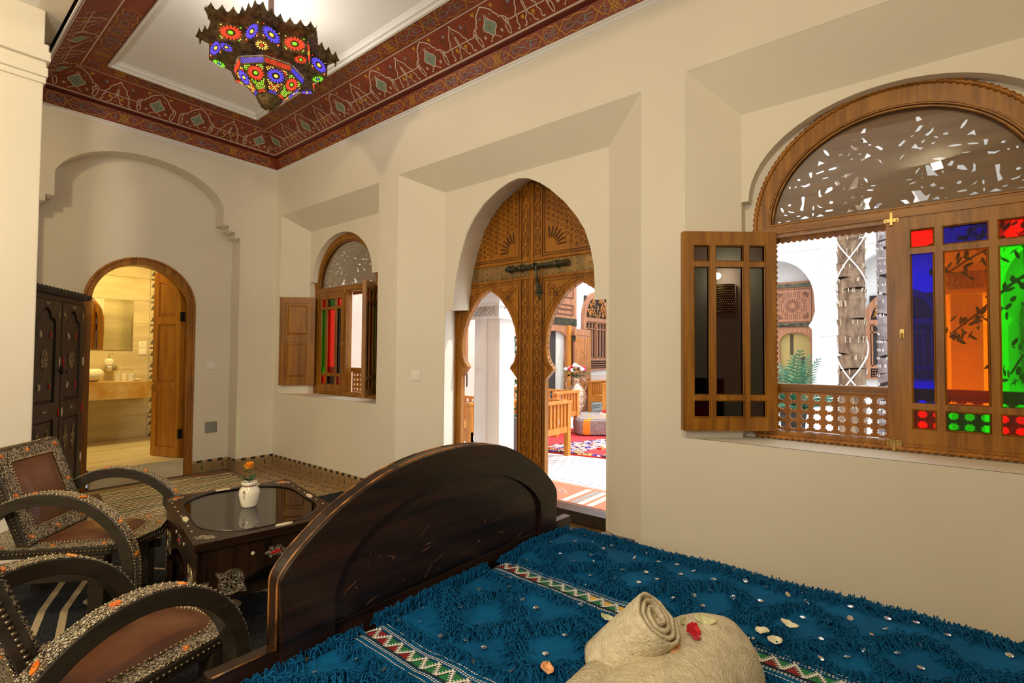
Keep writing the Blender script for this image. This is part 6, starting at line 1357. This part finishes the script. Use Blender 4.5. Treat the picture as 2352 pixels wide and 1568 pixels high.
# ---- benches
def bench(x, y, rz, L, D, label):
    o_ = empty('bench', (x, y, ZC), rz, label, 'bench', 'slatted orange benches in the courtyard'); A = PW(o_); H = .63; sl_ = None
    for u in (0, L-.06):
        for v in (0, D-.06): MB(A).box(u, u+.06, v, v+.06, 0, H).build('leg', 'wood_o', o_)
    for u in (-.01, L-.065):
        MB(A).box(u, u+.075, -.02, D+.02, H, H+.03).build('arm_rail', 'wood_o', o_); MB(A).box(u+.02, u+.055, .06, D-.06, .28, .35).build('arm_stretcher', 'wood_o', o_)
        n = int((D-.12)/.075)
        if sl_ is None: sl_ = unlinked(MB().box(-.012, .012, -.017, .017, .35, H), 'slat', 'wood_o')
        for k in range(n): inst('slat', sl_, o_, A @ T(u+.037, .06+(k+.5)*(D-.12)/n, 0))
    MB(A).box(0, L, D-.02, D+.03, H, H+.03).build('back_rail', 'wood_o', o_); MB(A).box(.06, L-.06, D-.045, D-.01, .28, .35).build('back_stretcher', 'wood_o', o_); n = int((L-.12)/.085)
    for k in range(n): inst('slat', sl_, o_, A @ T(.06+(k+.5)*(L-.12)/n, D-.028, 0) @ RZ(pi/2))
    MB(A).box(.0, L, .02, .06, .22, .33).build('front_rail', 'wood_o', o_); MB(A).box(.07, L-.07, .07, D-.06, .30, .36).build('seat_cushion', 'wood_o', o_, bevel=.01); return o_
bench(2.02, 1.62, 0, .60, .72, 'nearest slatted orange bench, its arm panel filling the right door arch'); bench(.62, 1.25, 0, 1.36, .70, 'slatted orange bench left of the white pillar in the left door arch')
bench(.45, 3.25, 0, 1.36, .62, 'second slatted orange bench behind the nearest one')
bench(.40, 6.55, 0, .50, 1.1, 'slatted orange bench below the carved side wall window'); bench(1.02, 6.05, 0, .52, 1.1, 'slatted orange bench standing in front of the one below the side wall window')
# ---- rugs, poufs, amphora
rg = empty('courtyard_rug', (2.2, 3.2, ZC), 0, 'red shaggy rug with multicoloured tufted border in the courtyard', 'rug'); RG = T(2.35, 2.3, ZC) @ RZ(radians(10)); q = MB(RG); q.box(-1.2, 1.6, 0, 2.0, .001, .018); q.build('pile', 'rug_red', rg); q = MB(RG); rs = random.Random(6)
def dash(x, y, m): q.box(x, x+rs.uniform(.035, .055), y, y+.018, .018, .030+rs.uniform(0, .006), m=m)
for i in range(46):
    for j in range(3): dash(-1.2+i*.06, .0+j*.026, rs.choice((0, 2, 3, 1, 3)))
for i in range(24):
    for j in range(40):
        x, y = -.28+i*.055+j*.022, .12+j*.040
        if x < 1.5 and y < 1.75 and not (y < .42 and x > .32+j*.01) : dash(x, y, 0 if rs.random() < .52 else rs.choice((1, 2, 3, 4, 1)))
for i in range(30):
    for j in range(2): dash(-1.2+.02*i+.35, 1.1+j*.03+i*.02, rs.choice((0, 2, 4)))
tag(q.build('coloured_tufts', ['rug_w', 'rug_b', 'rug_y', 'rug_k', 'stone_r'], rg), kind='stuff')
kl = empty('kilim', (3.4, .95, ZC), 0, 'rust and cream striped kilim just outside the door', 'rug'); q = MB(); q.box(2.65, 4.5, .665, 1.19, ZC, ZC+.008); q.build('weave', 'kilim_a', kl); q = MB(); kf = lambda u, v: (u, v, ZC+.0095)
for x0, m in ((3.02, 0), (3.10, 1), (3.165, 0), (3.60, 0), (3.69, 1), (3.755, 0), (3.84, 0), (2.75, 1)): ribbon(q, [(x0-.16, .67), (x0, 1.185)] if 0 else [(x0, .67), (x0, 1.10)], .055, kf, m)
for k in range(12):
    for r_ in (.03, .06, .09, .12): ribbon(q, [(3.38-r_, .88), (3.38, .88+r_*.9), (3.38+r_, .88), (3.38, .88-r_*.9)], .008, kf, 1 if r_ in (.03, .09) else 0, closed=True) if k == 0 else None
ribbon(q, [(2.66, 1.155), (4.48, 1.155)], .02, kf, 0); tag(q.build('woven_pattern', ['kilim_b', 'kilim_c'], kl), kind='stuff')
pf = empty('pouf', (2.06, 4.02, ZC+.02), 0, 'square brown woven pouf with orange stripes on the red rug', 'pouf'); PFM = T(2.06, 4.02, ZC+.02) @ RZ(radians(38)); 
def cushion(M_, sx, sy, h, parent, bands, mats, rnd=.05):
    q = MB(M_); n = 28; vs = []; lv = [(.0, -.9), (.02, -.05), (.08, 0), (.5, .012), (.92, 0), (.99, -.03), (1.0, -.3), (1.01, -.65), (1.02, -1)]
    ring = [(sx*(abs(cos(a))**.35)*(1 if cos(a) > 0 else -1), sy*(abs(sin(a))**.35)*(1 if sin(a) > 0 else -1)) for a in [2*pi*i/56 for i in range(56)]]
    fs = []; mi = []
    for t, dd_ in lv: vs += [(x+x/sx*(dd_ if dd_ > -.1 else dd_*.06 if t < 1 else dd_*.07), y+y/sy*(dd_ if dd_ > -.1 else dd_*.06 if t < 1 else dd_*.07), t*h) for x, y in ring]
    vs.append((0, 0, 1.05*h)); N = 56
    for i in range(len(lv)-1):
        for j in range(N):
            fs.append((i*N+j, i*N+(j+1) % N, (i+1)*N+(j+1) % N, (i+1)*N+j)); u = (ring[j][0]+ring[(j+1) % N][0])/2/sx; mi.append(bands(u))
    L_ = (len(lv)-1)*N
    for j in range(N): fs.append((L_+j, L_+(j+1) % N, len(vs)-1)); mi.append(bands((ring[j][0]+ring[(j+1) % N][0])/2/sx))
    n0 = len(q.v); q.v += [q.M @ Vector(v) for v in vs]; q.f += [tuple(f) for f in fs]; q.m += mi; return q.build('cover', mats, parent, smooth=True, auto=True)
PW_ = noisy('pouf_brown_weave', (.14, .085, .075), (.40, .33, .30), 30, .9, .2, .004, stretch=(6, 6, .2)); PO = simple('pouf_orange_band', (.80, .26, .02), .9)
cushion(PFM, .36, .33, .24, pf, lambda u: 1 if .50 < abs(u) < .72 else 0, [PW_, PO])
p2 = empty('pouf', (2.0, 5.2, ZC+.02), 0, 'round red and striped pouf at the right edge of the door opening', 'pouf'); q = MB(T(2.02, 4.85, ZC+.02)); q.lathe([(0, .30), (.10, .30), (.25, .28), (.33, .24)], 32, None, 0); q.lathe([(.33, .24), (.345, .22), (.345, .20)], 32, None, 1); q.build('top', ['stone_r', 'rug_w'], p2, smooth=True)
for k in range(16): q = MB(T(2.02, 4.85, ZC+.02)); q.lathe([(.30, .0), (.36, .05), (.365, .13), (.345, .20)], 2, None, 0, 2*pi*k/16, 2*pi*(k+1)/16); q.build('side_stripe', ['rug_red', 'green_yarn', 'rug_y', 'stone_r', 'rug_w'][k % 5], p2, smooth=True)
COPP = noisy('engraved_copper', (.34, .18, .10), (.80, .56, .40), 26, .25, .5, .004, metal=.75); q = MB(T(.62, 5.72, ZC)); q.lathe([(.0, 0), (.15, 0), (.155, .02), (.10, .05), (.075, .08), (.10, .13), (.16, .22), (.195, .33), (.20, .36), (.205, .37), (.205, .40), (.20, .41), (.19, .47), (.14, .56), (.085, .62), (.075, .68), (.09, .74), (.115, .78), (.11, .78), (.07, .74), (0, .70)], 32)
am = tag(q.build('amphora', COPP, smooth=True, origin=(.62, 5.72, ZC)), 'tall engraved copper amphora holding flowers beside the open carved leaf', 'vase')
for s in (-1, 1): q = MB(T(.62, 5.72, ZC) @ RZ(radians(40))); q.tube(cat([(s*.09, 0, .74), (s*.17, 0, .72), (s*.20, 0, .62), (s*.17, 0, .52)], 5), .012, 8); q.build('handle', COPP, am, smooth=True)
def leafmesh(n='leaf', L=.09, Wd_=.04, mat='leaf_d'):
    q = MB(); P = lens(L*.5, 0, L, Wd_, 0, 8); q.add([(x, y, -abs(y)*.35-.2*x*x/L) for x, y in P]+[(L*.5, 0, 0)], [(i, (i+1) % 8, 8) for i in range(8)]); return unlinked(q, n, mat, True)
LFM = leafmesh(); ri = random.Random(13)
fb_ = empty('bouquet', (.62, 5.72, ZC+.78), 0, 'white, pink and green flower bouquet in the copper amphora', 'flowers')
for k in range(70): a, e, r_ = ri.uniform(0, 6.28), ri.uniform(-.3, .9), ri.uniform(.06, .24); inst('leaf', LFM, fb_, T(.62+r_*cos(a)*1.0, 5.72+r_*sin(a), ZC+.82+.10*e+.02) @ RZ(a) @ RY(-e*.8) @ SCL(1.1, 1.2, 1))
bm = {c: unlinked(MB().ball((0, 0, 0), (.045, .045, .036), 8, 6), 'bloom', c, True) for c in ('trimw', 'rug_red', 'pinkp')}; pk = simple('pink_bloom', (.75, .05, .22), .6); bm['p'] = unlinked(MB().ball((0, 0, 0), (.04, .04, .03), 8, 6), 'bloom', pk, True)
for k in range(22): a, r_ = ri.uniform(0, 6.28), ri.uniform(.03, .23); inst('bloom', bm[ri.choice(('trimw', 'trimw', 'trimw', 'p', 'rug_red', 'pinkp'))], fb_, T(.62+r_*cos(a), 5.72+r_*sin(a), ZC+.99-r_*.45+ri.uniform(0, .05)))
# ---- palm trunks
def trunk(x, y, r, h, mats, label, seed, rope_=False):
    o_ = empty('palm_trunk', (x, y, ZC), 0, label, 'palm tree'); rs = random.Random(seed); z = ZC; k = 0
    while z < h:
        dz = rs.uniform(.13, .24)*r/.15; q = MB(); n = 20; vs = []; tl = rs.uniform(-.09, .09); ph = rs.uniform(0, 6)
        for (t, e) in ((0, 1.0), (.12, .985), (.8, 1.0), (.93, 1.05), (1.0, 1.10), (1.0, .97)):
            for j in range(n): a = 2*pi*j/n; rr = r*e*(1+.02*noise.noise(Vector((cos(a)*2, sin(a)*2, z*5+t)))); vs.append((x+rr*cos(a), y+rr*sin(a), z+dz*t+tl*cos(a+ph)*.5))
        q.add(vs, [(i*n+j, i*n+(j+1) % n, (i+1)*n+(j+1) % n, (i+1)*n+j) for i in range(5) for j in range(n)])
        for j in range(14): a = rs.uniform(0, 6.28); q.tube([(x+r*1.03*cos(a), y+r*1.03*sin(a), z+dz*.75), (x+r*1.11*cos(a), y+r*1.11*sin(a), z+dz*rs.uniform(1.02, 1.12))], .006, 4, m=1)
        q.build('bark_ring', mats if k % 3 else [mats[0], mats[1]], o_, smooth=True, auto=True); z += dz; k += 1
    if rope_:
        for ph, s in ((2.6, 1), (.5, -1)):
            q = MB(); q.tube([(x+(r+.022)*cos(s*t*2.1+ph), y+(r+.022)*sin(s*t*2.1+ph), .5+t*.52) for t in [i*.08 for i in range(80)]], .0085, 6); q.build('light_cable', 'trimw', o_, smooth=True)
    return o_
trunk(5.225, 5.0, .150, 5.2, ['trunk', 'trunk_l'], 'thick brown palm trunk wound with pale cable, in the courtyard', 3, True)
trunk(5.56, 5.35, .082, 5.2, ['trunk_v', 'trunk_w'], 'thinner bleached palm trunk right behind the thick one', 5)
q = MB(); 
for k in range(16): a = random.Random(k).uniform(0, 6.28); z = 1.9+k*.19; q.add([(5.56+.085*cos(a), 5.35+.085*sin(a), z), (5.56+.085*cos(a+.9), 5.35+.085*sin(a+.9), z+.05), (5.56+.10*cos(a+.8), 5.35+.10*sin(a+.8), z+.5), (5.56+.12*cos(a+.2), 5.35+.12*sin(a+.2), z+.42)], [(0, 1, 2, 3)])
o = q.build('bark_flakes', 'trunk_w', bpy.data.objects['palm_trunk.001'])
# ---- potted palm
pl = empty('potted_palm', (4.37, 6.0, ZC), 0, 'green potted parlour palm in front of the far carved door', 'plant'); q = MB(T(4.37, 6.0, ZC)); q.lathe([(0, 0), (.15, 0), (.19, .34), (.20, .36), (.17, .36), (.16, .30), (0, .30)], 20); q.build('pot', 'dark_room', pl, smooth=True)
rs = random.Random(17); LM2 = leafmesh('leaflet', .20, .026, 'leaf')
for k in range(30):
    a = k*2.39996; ln = rs.uniform(.55, .95); tilt = rs.uniform(.25, 1.15); P = []
    for i in range(9):
        t = i/8; r_ = ln*t*sin(tilt)*(.75+.35*t); z = .35+ln*t*cos(tilt)*1.25-.35*t*t*ln*sin(tilt); P.append(Vector((4.37+r_*cos(a), 6.0+r_*sin(a), ZC+z)))
    q = MB(); q.tube(P, .004, 4)
    for i in range(2, 17):
        t = i/16; j = min(int(t*8), 7); p = P[j].lerp(P[j+1], t*8-j); d = (P[j+1]-P[j]).normalized(); side = d.cross(Vector((0, 0, 1))).normalized()
        for s in (-1, 1):
            l = .17*sin(pi*(.18+.75*t))+.03; dr = (side*s*.8+d*.62+Vector((0, 0, -.22))).normalized(); e = p+dr*l; w = d*.010; q.add([p-w, p+w, p+dr*l*.5+w*1.3+Vector((0, 0, .012)), e, p+dr*l*.5-w*1.3+Vector((0, 0, .012))], [(0, 1, 2, 3, 4)])
    q.build('frond', 'leaf', pl, recalc=False)
# ---- ficus in pot seen through the left arch, and ficus branches by the large window
def ficus(name, base, branches, label, seed, nl, leafs=1.0, pot=None, spread=.16):
    o_ = empty(name, base, 0, label, 'plant'); rs = random.Random(seed)
    if pot: q = MB(T(*base)); q.lathe([(0, 0), (pot*.8, 0), (pot, .5), (pot*.9, .5), (0, .46)], 4, RZ(pi/4)); q.build('pot', simple('grey_brown_pot', (.16, .12, .12), .6), o_)
    for br in branches:
        P = cat(br, 6); q = MB(); q.tube(P, lambda t: .009*(1-.7*t)+.002, 5); q.build('branch', 'stem', o_, smooth=True)
        for k in range(nl):
            p = Vector(P[rs.randrange(len(P)//4, len(P))]); off = Vector((rs.gauss(0, spread), rs.gauss(0, spread), rs.gauss(0, spread*.8))); a = rs.uniform(0, 6.28)
            inst('leaf', LFM, o_, T(*(p+off)) @ RZ(a) @ RX(rs.gauss(0, .5)) @ RY(rs.uniform(.2, 1.3)) @ SCL(leafs, leafs, leafs))
    return o_
ficus('potted_ficus', (2.38, 1.64, ZC), [[(2.38, 1.64, .3), (2.36, 1.62, .8), (2.4, 1.60, 1.3), (2.37, 1.62, 1.9)], [(2.38, 1.64, .3), (2.4, 1.62, .8), (2.34, 1.6, 1.4)]], 'leafy ficus in a square grey pot right of the pillar in the left door arch', 3, 48, .9, .13, .06)
ficus('ficus_tree', (7.3, .9, ZC), [[(7.3, .9, .2), (7.2, .87, 1.5), (6.8, .85, 2.0), (6.45, .85, 1.97), (6.2, .85, 1.90), (6.02, .85, 1.78)], [(6.8, .85, 1.95), (6.5, .85, 1.85), (6.3, .85, 1.72), (6.15, .85, 1.56), (6.03, .85, 1.44)], [(6.8, .85, 1.8), (6.55, .85, 1.62), (6.38, .85, 1.45), (6.26, .85, 1.22)], [(6.6, .85, 2.15), (6.35, .85, 2.1), (6.1, .85, 2.0)]], 'leafy ficus branches seen through the amber and green panes', 5, 85, .55, None, .048)
q = MB(T(5.42, 8.9, 2.92)); q.lathe([(0, .22), (.03, .2), (.05, .16), (.11, .12), (.09, .10), (.09, -.22), (.12, -.25), (.06, -.32), (0, -.36)], 8); q.tube([(0, 0, .2), (0, 0, .9)], .006, 5); tag(q.build('lantern', 'iron', origin=(5.42, 8.9, 2.92)), 'dark iron lantern hanging in the far arch behind the trunks', 'lantern')
# ---- wall lamp by the head of the bed, caught as a reflection in the open window leaf
wlp = empty('wall_lamp', (8.6, -1.72, 1.9), 0, 'pierced brass half-cylinder wall lamp reflected in the open window leaf', 'lamp'); q = MB(T(8.59, -1.72, 1.86)); q.lathe([(.13, 0), (.13, .36)], 20, None, 0, pi/2, 3*pi/2); q.build('shade', 'lamp_metal', wlp)
q = MB(T(8.59, -1.72, 1.86)); G_ = emit('glowing_holes', (1, .80, .36), 1.6)
for i in range(15):
    for j in range(12):
        a = pi/2+pi*(i+.5+(.5 if j % 2 else 0))/16; q.prism([(.006*cos(t), .006*sin(t)) for t in (0, 1.05, 2.1, 3.14, 4.2, 5.2)], 0, .002, T(.131*cos(a), .131*sin(a), .02+j*.029) @ RZ(a) @ RY(pi/2))
tag(q.build('pierced_pattern', G_, wlp), kind='stuff')
